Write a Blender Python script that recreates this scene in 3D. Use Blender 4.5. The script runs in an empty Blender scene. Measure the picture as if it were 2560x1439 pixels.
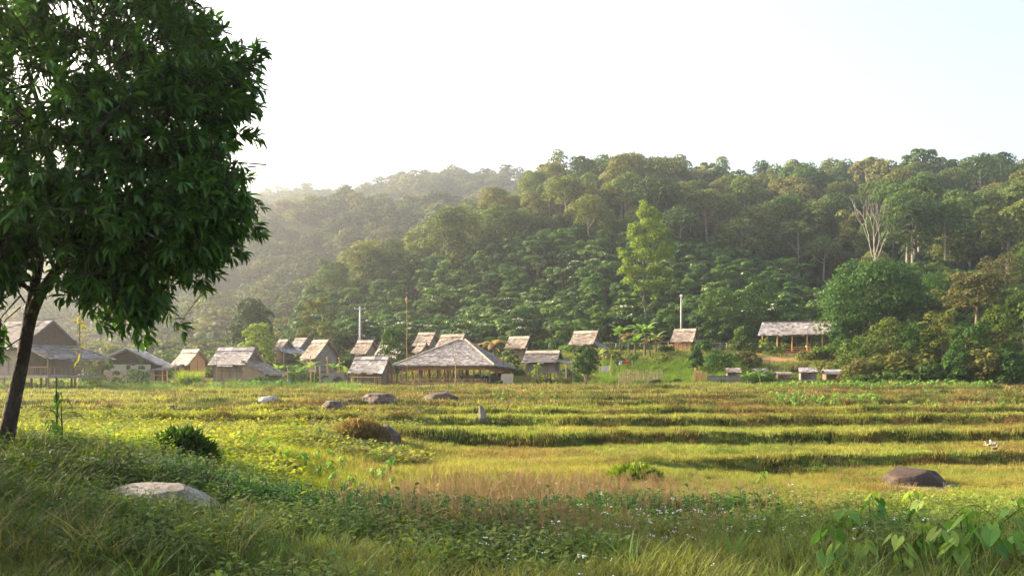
import bpy, math, random
import numpy as np
from mathutils import Vector, Matrix

# ------------------------------------------------------------------ camera, sky, sun, exposure
SC = bpy.context.scene
COL = SC.collection
F, HY = 2217.0, 925.0                      # focal length in photo pixels, horizon row
def P(px, py, Y):                          # a photo pixel at depth Y as a world point (camera = origin)
    return Vector(((px-1280.0)/F*Y, Y, (HY-py)/F*Y))
cam_d = bpy.data.cameras.new('camera'); cam = bpy.data.objects.new('camera', cam_d); COL.objects.link(cam)
cam.location = (0, 0, 0); cam.rotation_euler = (math.radians(90), 0, 0)
cam_d.sensor_width = 36; cam_d.lens = 36*F/2560; cam_d.shift_y = (HY-719.5)/2560
cam_d.clip_start = 0.1; cam_d.clip_end = 6000
SC.camera = cam
SUN_EL, SUN_AZ = math.radians(21), math.radians(-67)   # azimuth from +Y, negative = to the left
S = Vector((math.sin(SUN_AZ)*math.cos(SUN_EL), math.cos(SUN_AZ)*math.cos(SUN_EL), math.sin(SUN_EL)))
w = bpy.data.worlds.new('World'); SC.world = w; w.use_nodes = True
nt = w.node_tree; bgn = nt.nodes['Background']; sky = nt.nodes.new('ShaderNodeTexSky')
sky.sky_type = 'NISHITA'; sky.sun_disc = False; sky.sun_elevation = SUN_EL; sky.sun_rotation = SUN_AZ % (2*math.pi)
sky.air_density = 1.15; sky.dust_density = 5.0; sky.ozone_density = 0.0
nt.links.new(sky.outputs[0], bgn.inputs[0]); bgn.inputs[1].default_value = 0.15
ld = bpy.data.lights.new('sun', 'SUN'); lo = bpy.data.objects.new('sun', ld); COL.objects.link(lo)
ld.energy = 5.0; ld.angle = math.radians(0.6); ld.color = (1.0, 0.82, 0.60)
lo.rotation_euler = S.to_track_quat('Z', 'Y').to_euler()
SC.view_settings.view_transform = 'Standard'; SC.view_settings.look = 'None'
SC.view_settings.exposure = 1.78; SC.view_settings.gamma = 1.0; SC.view_settings.use_curve_mapping = False
SC.render.engine = 'CYCLES'
cy = SC.cycles
cy.max_bounces = 5; cy.diffuse_bounces = 2; cy.glossy_bounces = 1; cy.transmission_bounces = 3
cy.volume_bounces = 0; cy.transparent_max_bounces = 4; cy.use_denoising = True
cy.sample_clamp_indirect = 6.0
HAZE_DENSITY = 0.00048

rng = np.random.default_rng(7); random.seed(7)
R = math.radians

# ------------------------------------------------------------------ helpers
def tag(o, label=None, cat=None, group=None, kind=None):
    if label: o['label'] = label
    if cat: o['category'] = cat
    if group: o['group'] = group
    if kind: o['kind'] = kind
    return o
def empty(name, loc, rz=0, label=None, cat=None, group=None):
    o = bpy.data.objects.new(name, None); COL.objects.link(o); o.location = loc; o.rotation_euler = (0, 0, rz)
    o.empty_display_size = .2
    return tag(o, label, cat, group)
def link_mesh(name, me, mat, parent=None):
    if mat: me.materials.append(mat)
    o = bpy.data.objects.new(name, me); COL.objects.link(o)
    if parent: o.parent = parent
    return o
def np_mesh(name, verts, loops, starts, totals, vals=None, smooth=False):
    me = bpy.data.meshes.new(name)
    me.vertices.add(len(verts)); me.vertices.foreach_set('co', np.ascontiguousarray(verts, dtype=np.float32).ravel())
    me.loops.add(len(loops)); me.loops.foreach_set('vertex_index', np.ascontiguousarray(loops, dtype=np.int32))
    me.polygons.add(len(starts)); me.polygons.foreach_set('loop_start', np.ascontiguousarray(starts, dtype=np.int32))
    me.polygons.foreach_set('loop_total', np.ascontiguousarray(totals, dtype=np.int32))
    if smooth: me.polygons.foreach_set('use_smooth', np.ones(len(starts), dtype=bool))
    if vals is not None:
        a = me.attributes.new('v', 'FLOAT', 'FACE'); a.data.foreach_set('value', np.ascontiguousarray(vals, dtype=np.float32))
    me.update(calc_edges=True)
    return me
def merge(name, tv, tf, M, T, v=None, smooth=False):
    """one mesh out of N copies of a template (verts tv, faces tf) with matrices M (N,3,3), places T"""
    tv = np.asarray(tv, float); n = len(T); k = len(tv)
    V = np.einsum('nij,kj->nki', M, tv) + np.asarray(T)[:, None, :]
    fl = np.concatenate([np.array(f) for f in tf]); ft = np.array([len(f) for f in tf])
    L = (fl[None, :] + (np.arange(n)*k)[:, None]).ravel()
    tot = np.tile(ft, n); st = np.concatenate([[0], np.cumsum(tot)[:-1]])
    vals = np.repeat(np.full(n, .5) if v is None else v, len(tf))
    return np_mesh(name, V.reshape(-1, 3), L, st, tot, vals, smooth)
def unit(a): return a/np.maximum(np.linalg.norm(a, axis=-1, keepdims=True), 1e-9)
def frames(nrm, up=None, sx=1, sy=1, sz=1):
    """matrices whose z axis is nrm and whose y axis is close to up"""
    nrm = unit(nrm); n = len(nrm)
    if up is None: up = rng.normal(size=(n, 3))
    x = unit(np.cross(up, nrm)); y = np.cross(nrm, x)
    f = lambda s: np.broadcast_to(np.asarray(s, float), (n,))[:, None]
    return np.stack([x*f(sx), y*f(sy), nrm*f(sz)], axis=2)
QUAD = ([(-.5, -.5, 0), (.5, -.5, 0), (.5, .5, 0), (-.5, .5, 0)], [(0, 1, 2, 3)])
CLUMP = ([(-.5, 0, -.12), (0, -.55, 0.05), (.5, 0, -.12), (0, .55, 0.05), (0, 0, .1)], [(0, 1, 4), (1, 2, 4), (2, 3, 4), (3, 0, 4)])
LEAF = ([(0, 0, 0), (0, .33, .02), (0, .68, .0), (0, 1, -.09), (-.5, .33, .10), (.5, .33, .10), (-.4, .68, .08), (.4, .68, .08)],
        [(0, 1, 4), (0, 5, 1), (4, 1, 2, 6), (1, 5, 7, 2), (6, 2, 3), (2, 7, 3)])

_lat = {}
def vnoise(x, y, scale, seed=0):
    x = np.asarray(x, float)/scale; y = np.asarray(y, float)/scale
    if seed not in _lat: _lat[seed] = np.random.default_rng(seed+100).random((256, 256))
    g = _lat[seed]; xi = np.floor(x).astype(int); yi = np.floor(y).astype(int); fx = x-xi; fy = y-yi
    fx = fx*fx*(3-2*fx); fy = fy*fy*(3-2*fy); a = xi & 255; b = yi & 255; a1 = (xi+1) & 255; b1 = (yi+1) & 255
    return (g[a, b]*(1-fx)+g[a1, b]*fx)*(1-fy)+(g[a, b1]*(1-fx)+g[a1, b1]*fx)*fy
def sm(t): t = np.clip(t, 0, 1); return t*t*(3-2*t)

class MB:
    def __init__(s): s.v = []; s.f = []; s.c = []
    def face(s, pts, c=None):
        i = len(s.v); s.v += [tuple(p) for p in pts]; s.f.append(tuple(range(i, i+len(pts)))); s.c.append(random.random() if c is None else c)
    def hexa(s, b, t, c=None):            # bottom 4, top 4
        c = random.random() if c is None else c
        i = len(s.v); s.v += [tuple(p) for p in b]+[tuple(p) for p in t]
        for f in ((3, 2, 1, 0), (4, 5, 6, 7), (0, 1, 5, 4), (1, 2, 6, 5), (2, 3, 7, 6), (3, 0, 4, 7)):
            s.f.append(tuple(i+k for k in f)); s.c.append(c)
    def box(s, x0, x1, y0, y1, z0, z1, c=None):
        s.hexa([(x0, y0, z0), (x1, y0, z0), (x1, y1, z0), (x0, y1, z0)], [(x0, y0, z1), (x1, y0, z1), (x1, y1, z1), (x0, y1, z1)], c)
    def tube(s, pts, radii, n=7, cap=True, c=None):
        c = random.random() if c is None else c
        pts = [Vector(p) for p in pts]
        if not hasattr(radii, '__len__'): radii = [radii]*len(pts)
        base = len(s.v); prev = None
        for k, p in enumerate(pts):
            d = (pts[min(k+1, len(pts)-1)]-pts[max(k-1, 0)]).normalized()
            if prev is None: prev = d.orthogonal().normalized()
            a = (prev-d*prev.dot(d)); a = a.normalized() if a.length > 1e-5 else d.orthogonal().normalized()
            prev = a; b = d.cross(a)
            for j in range(n):
                t = 2*math.pi*j/n; s.v.append(tuple(p+(a*math.cos(t)+b*math.sin(t))*radii[k]))
        for k in range(len(pts)-1):
            for j in range(n):
                q = base+k*n; s.f.append((q+j, q+(j+1) % n, q+n+(j+1) % n, q+n+j)); s.c.append(c)
        if cap:
            s.f.append(tuple(base+j for j in range(n))[::-1]); s.c.append(c)
            q = base+(len(pts)-1)*n; s.f.append(tuple(q+j for j in range(n))); s.c.append(c)
    def build(s, name, mat, parent=None, smooth=False):
        me = bpy.data.meshes.new(name); me.from_pydata(s.v, [], s.f)
        a = me.attributes.new('v', 'FLOAT', 'FACE'); a.data.foreach_set('value', np.array(s.c, dtype=np.float32))
        if smooth: me.polygons.foreach_set('use_smooth', np.ones(len(me.polygons), dtype=bool))
        me.update()
        return link_mesh(name, me, mat, parent)

# ------------------------------------------------------------------ materials
def new_mat(name):
    m = bpy.data.materials.new(name); m.use_nodes = True; n = m.node_tree; n.nodes.clear()
    out = n.nodes.new('ShaderNodeOutputMaterial'); return m, n, out
def N(n, t, **k):
    x = n.nodes.new(t)
    for a, b in k.items():
        if isinstance(a, str) and a.startswith('i_'): x.inputs[a[2:]].default_value = b
        else: setattr(x, a, b)
    return x
def ramp(n, stops, interp='LINEAR'):
    r = n.nodes.new('ShaderNodeValToRGB'); r.color_ramp.interpolation = interp; e = r.color_ramp.elements
    while len(e) < len(stops): e.new(.5)
    for k, (p, c) in enumerate(stops): e[k].position = p; e[k].color = (*c, 1)
    return r
def vmul(n, col, lo, hi):                 # colour times face value v mapped to lo..hi
    at = N(n, 'ShaderNodeAttribute', attribute_name='v'); mr = N(n, 'ShaderNodeMapRange')
    mr.inputs['To Min'].default_value = lo; mr.inputs['To Max'].default_value = hi
    n.links.new(at.outputs['Fac'], mr.inputs['Value'])
    mx = N(n, 'ShaderNodeVectorMath', operation='SCALE'); n.links.new(col, mx.inputs[0]); n.links.new(mr.outputs[0], mx.inputs['Scale'])
    return mx.outputs[0]
def leaf_shader(m, n, out, col, trans=.35, rough=.5, spec=.25, tcol=(1.15, 1.25, .55)):
    p = N(n, 'ShaderNodeBsdfPrincipled'); p.inputs['Roughness'].default_value = rough; p.inputs['Specular IOR Level'].default_value = spec
    n.links.new(col, p.inputs['Base Color'])
    t = N(n, 'ShaderNodeBsdfTranslucent'); mx = N(n, 'ShaderNodeVectorMath', operation='MULTIPLY'); mx.inputs[1].default_value = tcol
    n.links.new(col, mx.inputs[0]); n.links.new(mx.outputs[0], t.inputs['Color'])
    ms = N(n, 'ShaderNodeMixShader'); ms.inputs[0].default_value = trans
    n.links.new(p.outputs[0], ms.inputs[1]); n.links.new(t.outputs[0], ms.inputs[2]); n.links.new(ms.outputs[0], out.inputs['Surface'])
def foliage_mat(name, stops, lo=.65, hi=1.35, trans=.35, rough=.6, spec=.08, single=False):
    m, n, out = new_mat(name)
    r = ramp(n, stops)
    if single:
        at = N(n, 'ShaderNodeAttribute', attribute_name='v'); n.links.new(at.outputs['Fac'], r.inputs[0])
    else:
        oi = N(n, 'ShaderNodeObjectInfo'); n.links.new(oi.outputs['Random'], r.inputs[0])
    leaf_shader(m, n, out, vmul(n, r.outputs[0], lo, hi), trans, rough, spec)
    return m
def tint_mat(name, lo=.7, hi=1.3, trans=.4):
    m, n, out = new_mat(name)
    at = N(n, 'ShaderNodeAttribute', attribute_name='tint'); at.attribute_type = 'INSTANCER'
    leaf_shader(m, n, out, vmul(n, at.outputs['Color'], lo, hi), trans, .55, .15)
    return m
def rough_mat(name, stops, scale=6, detail=6, lo=.8, hi=1.2, rough=.85, stretch=(1, 1, 1), bump=.3, bscale=None, rot=(0, 0, 0)):
    """noise-driven colour on object coordinates, times the face value"""
    m, n, out = new_mat(name)
    tc = N(n, 'ShaderNodeTexCoord'); mp = N(n, 'ShaderNodeMapping'); mp.inputs['Scale'].default_value = stretch; mp.inputs['Rotation'].default_value = rot
    n.links.new(tc.outputs['Object'], mp.inputs[0])
    nz = N(n, 'ShaderNodeTexNoise'); nz.inputs['Scale'].default_value = scale; nz.inputs['Detail'].default_value = detail; nz.inputs['Roughness'].default_value = .65
    n.links.new(mp.outputs[0], nz.inputs['Vector'])
    r = ramp(n, stops); n.links.new(nz.outputs['Fac'], r.inputs[0])
    p = N(n, 'ShaderNodeBsdfPrincipled'); p.inputs['Roughness'].default_value = rough; p.inputs['Specular IOR Level'].default_value = .2
    n.links.new(vmul(n, r.outputs[0], lo, hi), p.inputs['Base Color'])
    if bump:
        nb = N(n, 'ShaderNodeTexNoise'); nb.inputs['Scale'].default_value = bscale or scale*4; nb.inputs['Detail'].default_value = 5
        n.links.new(mp.outputs[0], nb.inputs['Vector'])
        b = N(n, 'ShaderNodeBump'); b.inputs['Strength'].default_value = bump; b.inputs['Distance'].default_value = .05
        n.links.new(nb.outputs['Fac'], b.inputs['Height']); n.links.new(b.outputs[0], p.inputs['Normal'])
    n.links.new(p.outputs[0], out.inputs['Surface'])
    return m
def woven_mat(name, c1, c2, c3, sc=16):
    """split bamboo matting: fine checker of strips with darker stains"""
    m, n, out = new_mat(name)
    tc = N(n, 'ShaderNodeTexCoord')
    ck = N(n, 'ShaderNodeTexBrick'); ck.inputs['Scale'].default_value = sc; ck.inputs['Color1'].default_value = (*c1, 1); ck.inputs['Color2'].default_value = (*c2, 1)
    ck.inputs['Mortar'].default_value = (*[v*.55 for v in c2], 1); ck.inputs['Mortar Size'].default_value = .03
    mp = N(n, 'ShaderNodeMapping'); mp.inputs['Rotation'].default_value = (R(90), 0, 0)
    n.links.new(tc.outputs['Object'], mp.inputs[0]); n.links.new(mp.outputs[0], ck.inputs['Vector'])
    nz = N(n, 'ShaderNodeTexNoise'); nz.inputs['Scale'].default_value = 1.3; nz.inputs['Detail'].default_value = 8
    n.links.new(tc.outputs['Object'], nz.inputs['Vector'])
    rr = ramp(n, [(.42, (0, 0, 0)), (.7, (1, 1, 1))]); n.links.new(nz.outputs['Fac'], rr.inputs[0])
    mx = N(n, 'ShaderNodeMix', data_type='RGBA'); mx.inputs['B'].default_value = (*c3, 1)
    n.links.new(rr.outputs[0], mx.inputs['Factor']); n.links.new(ck.outputs[0], mx.inputs['A'])
    p = N(n, 'ShaderNodeBsdfPrincipled'); p.inputs['Roughness'].default_value = .8; p.inputs['Specular IOR Level'].default_value = .2
    n.links.new(mx.outputs['Result'], p.inputs['Base Color']); n.links.new(p.outputs[0], out.inputs['Surface'])
    return m
def flat_mat(name, c, rough=.7, spec=.3, metal=0):
    m, n, out = new_mat(name); p = N(n, 'ShaderNodeBsdfPrincipled'); p.inputs['Base Color'].default_value = (*c, 1)
    p.inputs['Roughness'].default_value = rough; p.inputs['Specular IOR Level'].default_value = spec; p.inputs['Metallic'].default_value = metal
    n.links.new(p.outputs[0], out.inputs['Surface']); return m

M = {}
M['rainforest'] = foliage_mat('rainforest_leaves', [(0, (.045, .075, .022)), (.2, (.065, .11, .028)), (.4, (.105, .14, .034)), (.58, (.145, .16, .04)), (.72, (.145, .135, .048)), (.82, (.08, .13, .038)), (1, (.125, .165, .04))], .55, 1.45)
M['farforest'] = foliage_mat('far_forest_leaves', [(0, (.035, .06, .02)), (.4, (.06, .09, .025)), (.75, (.09, .11, .03)), (1, (.12, .10, .04))], .55, 1.45)
M['tung'] = foliage_mat('tung_leaves', [(0, (.04, .09, .022)), (.5, (.068, .13, .03)), (1, (.10, .17, .03))], .6, 1.5)
M['blossom'] = foliage_mat('white_blossom', [(0, (.62, .60, .50)), (1, (.75, .70, .58))], .85, 1.1, trans=.25)
M['bush'] = foliage_mat('bush_leaves', [(0, (.045, .09, .018)), (.35, (.075, .12, .022)), (.7, (.11, .13, .025)), (1, (.11, .10, .035))], .45, 1.5)
M['light_leaf'] = foliage_mat('light_green_leaves', [(0, (.17, .24, .035)), (1, (.22, .28, .05))], .7, 1.3, trans=.45)
M['dark_leaf'] = foliage_mat('dark_green_leaves', [(0, (.025, .05, .02)), (1, (.035, .065, .025))], .7, 1.4)
M['mid_leaf'] = foliage_mat('mid_green_leaves', [(0, (.035, .085, .018)), (1, (.05, .10, .02))], .6, 1.4)
M['brown_leaf'] = foliage_mat('olive_brown_leaves', [(0, (.085, .085, .03)), (1, (.105, .095, .034))], .6, 1.4)
M['big_leaf'] = foliage_mat('broad_tree_leaves', [(0, (.024, .075, .010)), (.55, (.05, .135, .014)), (.85, (.085, .19, .018)), (1, (.14, .21, .025))], .7, 1.3, trans=.3, rough=.4, spec=.45, single=True)
M['yellow_leaf'] = foliage_mat('yellow_leaves', [(0, (.25, .22, .03)), (1, (.32, .26, .04))], .8, 1.2, trans=.5)
M['banana'] = foliage_mat('banana_leaves', [(0, (.12, .22, .04)), (.6, (.17, .27, .06)), (1, (.27, .26, .09))], .6, 1.3, trans=.45)
M['dry_leaf'] = foliage_mat('dry_leaves', [(0, (.24, .17, .08)), (1, (.30, .20, .09))], .6, 1.3)
M['taro'] = foliage_mat('taro_leaves', [(0, (.08, .17, .045)), (.5, (.12, .23, .05)), (1, (.21, .29, .07))], .8, 1.25, trans=.4, rough=.6)
M['grass'] = tint_mat('grass_blades')
M['petal'] = flat_mat('lilac_white_petals', (.72, .68, .80), .6)
M['seed'] = flat_mat('brown_seed_heads', (.30, .20, .10), .9)
M['bark'] = rough_mat('pale_bark', [(.35, (.10, .08, .06)), (.6, (.20, .17, .13)), (.72, (.42, .40, .34))], 5, stretch=(1, 1, .6), bump=.5)
M['dark_bark'] = rough_mat('dark_bark', [(.38, (.025, .018, .013)), (.58, (.06, .045, .035)), (.66, (.19, .17, .14)), (.72, (.24, .22, .19))], 4, stretch=(1, 1, .7), bump=.8, bscale=20)
M['forest_bark'] = rough_mat('forest_bark', [(.3, (.22, .18, .13)), (.7, (.40, .35, .28))], 3, bump=0)
M['white_bark'] = rough_mat('bleached_bark', [(.3, (.30, .26, .22)), (.7, (.46, .40, .35))], 3, bump=0)
M['thatch'] = rough_mat('weathered_thatch', [(.30, (.24, .21, .20)), (.5, (.42, .38, .365)), (.72, (.58, .53, .51))], 1.6, 8, .5, 1.3, .9, (1, 1, 1), .4, 14)
M['thatch_old'] = rough_mat('old_grey_thatch', [(.30, (.12, .105, .10)), (.5, (.21, .19, .185)), (.72, (.33, .30, .29))], 1.6, 8, .5, 1.3, .9, (1, 1, 1), .4, 14)
M['thatch_brown'] = rough_mat('brown_thatch', [(.30, (.20, .155, .12)), (.5, (.34, .275, .22)), (.74, (.52, .45, .38))], 1.4, 8, .5, 1.3, .9, (1, 1, 1), .4, 14)
M['thatch_pale'] = rough_mat('pale_thatch', [(.30, (.34, .28, .21)), (.7, (.60, .52, .42))], 1.4, 8, .7, 1.2, .9, (1, 1, 1), .4, 14)
M['thatch_edge'] = rough_mat('ridge_thatch', [(.30, (.30, .22, .15)), (.7, (.62, .50, .38))], 2.5, 6, .7, 1.2)
M['wood'] = rough_mat('weathered_wood', [(.3, (.16, .10, .065)), (.7, (.30, .20, .13))], 4, stretch=(1, 1, .3), bump=.3)
M['grey_wood'] = rough_mat('grey_wood', [(.3, (.14, .12, .11)), (.7, (.28, .25, .22))], 4, stretch=(1, 1, .3), bump=.3)
M['red_wood'] = rough_mat('reddish_wood', [(.3, (.20, .085, .04)), (.7, (.34, .15, .07))], 3, bump=.2)
M['bamboo'] = rough_mat('bamboo_pole', [(.3, (.36, .25, .14)), (.7, (.52, .38, .22))], 6, stretch=(1, 1, .3), bump=0)
M['orange_bamboo'] = rough_mat('fresh_bamboo', [(.3, (.50, .26, .10)), (.7, (.66, .38, .16))], 6, stretch=(1, 1, .3), bump=0)
M['woven'] = woven_mat('woven_bamboo_wall', (.33, .25, .18), (.27, .20, .145), (.20, .14, .10))
M['woven_grey'] = woven_mat('grey_woven_wall', (.30, .26, .23), (.24, .21, .185), (.17, .14, .12))
M['woven_orange'] = woven_mat('orange_woven_wall', (.78, .46, .21), (.68, .38, .17), (.60, .33, .15))
M['woven_tan'] = woven_mat('tan_woven_mat', (.42, .35, .25), (.34, .28, .20), (.24, .20, .15))
M['plaster'] = rough_mat('pinkish_plaster', [(.3, (.40, .27, .20)), (.7, (.50, .35, .27))], 1.5, bump=.1)
M['pale_board'] = rough_mat('pale_board', [(.3, (.42, .38, .30)), (.7, (.55, .50, .40))], 1.5, bump=.1)
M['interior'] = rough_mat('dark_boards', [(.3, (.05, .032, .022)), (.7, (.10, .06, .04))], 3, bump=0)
M['earth'] = rough_mat('red_earth', [(.3, (.30, .15, .075)), (.7, (.44, .25, .13))], 2)
M['concrete'] = rough_mat('grey_concrete', [(.3, (.42, .41, .39)), (.7, (.52, .51, .48))], 2, bump=0)
M['pipe'] = flat_mat('galvanised_pipe', (.45, .46, .46), .45, .5, .4)
M['net'] = flat_mat('blue_green_net', (.10, .16, .15), .8)
M['smut'] = rough_mat('stained_mat', [(.40, (.30, .26, .22)), (.52, (.24, .20, .17)), (.56, (.07, .05, .05)), (.66, (.10, .07, .06))], 1.2, 3, bump=0)
M['cloth_red'] = flat_mat('red_cloth', (.65, .02, .02), .8); M['cloth_white'] = flat_mat('white_cloth', (.72, .70, .68), .8)
M['cloth_black'] = flat_mat('black_cloth', (.02, .02, .025), .8); M['cloth_blue'] = flat_mat('blue_paint', (.03, .06, .22), .4, .5)
M['tyre'] = flat_mat('black_rubber', (.02, .02, .02), .8); M['chrome'] = flat_mat('bright_metal', (.6, .6, .62), .3, .5, .8)
M['duck_brown'] = flat_mat('brown_feathers', (.30, .20, .13), .8); M['duck_white'] = flat_mat('white_feathers', (.75, .73, .70), .8)
M['beak'] = flat_mat('orange_beak', (.6, .3, .05), .6)
M['dry_mound'] = M['dry_leaf']

def ground_mat(name, hill=False):
    m, n, out = new_mat(name); tc = N(n, 'ShaderNodeTexCoord')
    a = N(n, 'ShaderNodeTexNoise'); a.inputs['Scale'].default_value = .35 if not hill else .08; a.inputs['Detail'].default_value = 8
    b = N(n, 'ShaderNodeTexNoise'); b.inputs['Scale'].default_value = 6; b.inputs['Detail'].default_value = 6
    for q in (a, b): n.links.new(tc.outputs['Object'], q.inputs['Vector'])
    if hill: r1 = ramp(n, [(.3, (.02, .035, .012)), (.7, (.045, .06, .02))])
    else: r1 = ramp(n, [(.28, (.10, .075, .03)), (.45, (.115, .12, .03)), (.6, (.10, .15, .03)), (.75, (.14, .16, .035))])
    n.links.new(a.outputs['Fac'], r1.inputs[0])
    r2 = ramp(n, [(.3, (.55, .55, .55)), (.7, (1.2, 1.2, 1.2))]); n.links.new(b.outputs['Fac'], r2.inputs[0])
    mx = N(n, 'ShaderNodeVectorMath', operation='MULTIPLY'); n.links.new(r1.outputs[0], mx.inputs[0]); n.links.new(r2.outputs[0], mx.inputs[1])
    col = mx.outputs[0]
    if not hill:                          # bare red earth where the attribute says so
        at = N(n, 'ShaderNodeAttribute', attribute_name='bare'); m2 = N(n, 'ShaderNodeMix', data_type='RGBA')
        m2.inputs['B'].default_value = (.36, .19, .10, 1); n.links.new(at.outputs['Fac'], m2.inputs['Factor']); n.links.new(col, m2.inputs['A']); col = m2.outputs['Result']
    p = N(n, 'ShaderNodeBsdfPrincipled'); p.inputs['Roughness'].default_value = .95; p.inputs['Specular IOR Level'].default_value = .1
    n.links.new(col, p.inputs['Base Color'])
    bm_ = N(n, 'ShaderNodeBump'); bm_.inputs['Strength'].default_value = .8; bm_.inputs['Distance'].default_value = .08
    n.links.new(b.outputs['Fac'], bm_.inputs['Height']); n.links.new(bm_.outputs[0], p.inputs['Normal'])
    n.links.new(p.outputs[0], out.inputs['Surface']); return m
M['ground'] = ground_mat('field_ground'); M['hill'] = ground_mat('forest_floor', True)
def rock_mat(name, base, dark, cover, warm=(.22, .12, .07)):
    m, n, out = new_mat(name); tc = N(n, 'ShaderNodeTexCoord')
    a = N(n, 'ShaderNodeTexNoise'); a.inputs['Scale'].default_value = 1.1; a.inputs['Detail'].default_value = 7; a.inputs['Distortion'].default_value = .5
    b = N(n, 'ShaderNodeTexNoise'); b.inputs['Scale'].default_value = 14; b.inputs['Detail'].default_value = 8
    c = N(n, 'ShaderNodeTexNoise'); c.inputs['Scale'].default_value = 2.6; c.inputs['Detail'].default_value = 4
    for q in (a, b, c): n.links.new(tc.outputs['Object'], q.inputs['Vector'])
    r = ramp(n, [(max(0, cover-.05), base), (cover+.05, dark)]); n.links.new(a.outputs['Fac'], r.inputs[0])
    r3 = ramp(n, [(.45, (0, 0, 0)), (.7, (.7, .7, .7))]); n.links.new(c.outputs['Fac'], r3.inputs[0])
    m3 = N(n, 'ShaderNodeMix', data_type='RGBA'); m3.inputs['B'].default_value = (*warm, 1); n.links.new(r3.outputs[0], m3.inputs['Factor']); n.links.new(r.outputs[0], m3.inputs['A'])
    r2 = ramp(n, [(.3, (.6, .6, .6)), (.7, (1.25, 1.25, 1.25))]); n.links.new(b.outputs['Fac'], r2.inputs[0])
    mx = N(n, 'ShaderNodeVectorMath', operation='MULTIPLY'); n.links.new(m3.outputs['Result'], mx.inputs[0]); n.links.new(r2.outputs[0], mx.inputs[1])
    p = N(n, 'ShaderNodeBsdfPrincipled'); p.inputs['Roughness'].default_value = .8; n.links.new(mx.outputs[0], p.inputs['Base Color'])
    bm_ = N(n, 'ShaderNodeBump'); bm_.inputs['Strength'].default_value = .6; bm_.inputs['Distance'].default_value = .04
    n.links.new(b.outputs['Fac'], bm_.inputs['Height']); n.links.new(bm_.outputs[0], p.inputs['Normal'])
    n.links.new(p.outputs[0], out.inputs['Surface']); return m
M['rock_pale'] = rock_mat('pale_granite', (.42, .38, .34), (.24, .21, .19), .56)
M['rock_shade'] = rock_mat('shaded_pale_granite', (.24, .215, .195), (.13, .115, .10), .52)  # pale granite copy with the left boulder's shade put into its colour
M['rock_dark'] = rock_mat('dark_granite', (.15, .125, .105), (.028, .021, .017), .42)
M['rock_red'] = rock_mat('rusty_granite', (.045, .027, .018), (.02, .014, .011), .50, (.07, .032, .018))

# ------------------------------------------------------------------ terrain
RIS = [34.0, 39.4, 44.0, 49.0, 55.0, 62.2, 72.2]
CD = [-1e3, 0, 8, 12, 18, 22, 33.8, 34.1, 39.2, 39.5, 43.8, 44.1, 48.8, 49.1, 54.8, 55.1, 62, 62.4, 72, 72.4, 92]
CZ = [-1.7, -1.7, -1.75, -2.15, -2.65, -2.74, -2.80, -2.50, -2.52, -2.22, -2.24, -2.04, -2.05, -1.90, -1.91, -1.80, -1.80, -1.70, -1.70, -1.62, -1.62]
LD = [-1e3, 0, 8, 12.5, 16, 24, 34, 39.2, 39.5]
LZ = [-1.4, -1.4, -1.32, -1.27, -1.55, -2.1, -2.4, -2.45, -2.22]
H1X = [-120, -75, -50, -29, 0, 14, 45, 97, 165, 260, 500]
H1Y = [190, 200, 210, 230, 250, 260, 280, 300, 300, 300, 320]
H1Z = [-5, 2, 10, 23, 43, 54, 57, 61, 58, 56, 56]
H2X = [-1200, -700, -427, -350, -246, -193, -126, -80, -27, 30, 100, 400, 1200]
H2Y = [800, 760, 740, 720, 700, 680, 640, 620, 600, 600, 620, 650, 900]
H2Z = [40, 50, 66, 88, 118, 129, 128, 133, 136, 130, 114, 80, 60]
def tdist(x, y):
    f_ = np.clip(y/45, 0, 1)
    return y + 1.1*np.sin(x*.10+1)*f_ + .45*np.sin(x*.37+.5)*f_ + (vnoise(x, y*.3, 5, 1)-.5)*1.5*f_ + (vnoise(x, y*.5, 1.6, 10)-.5)*.45
def rpos(x): return 25.3+.26*(x-4.3)+(vnoise(x, 0*x, 3.5, 2)-.5)*1.3+(vnoise(x, 0*x, 1.1, 11)-.5)*.4
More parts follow.
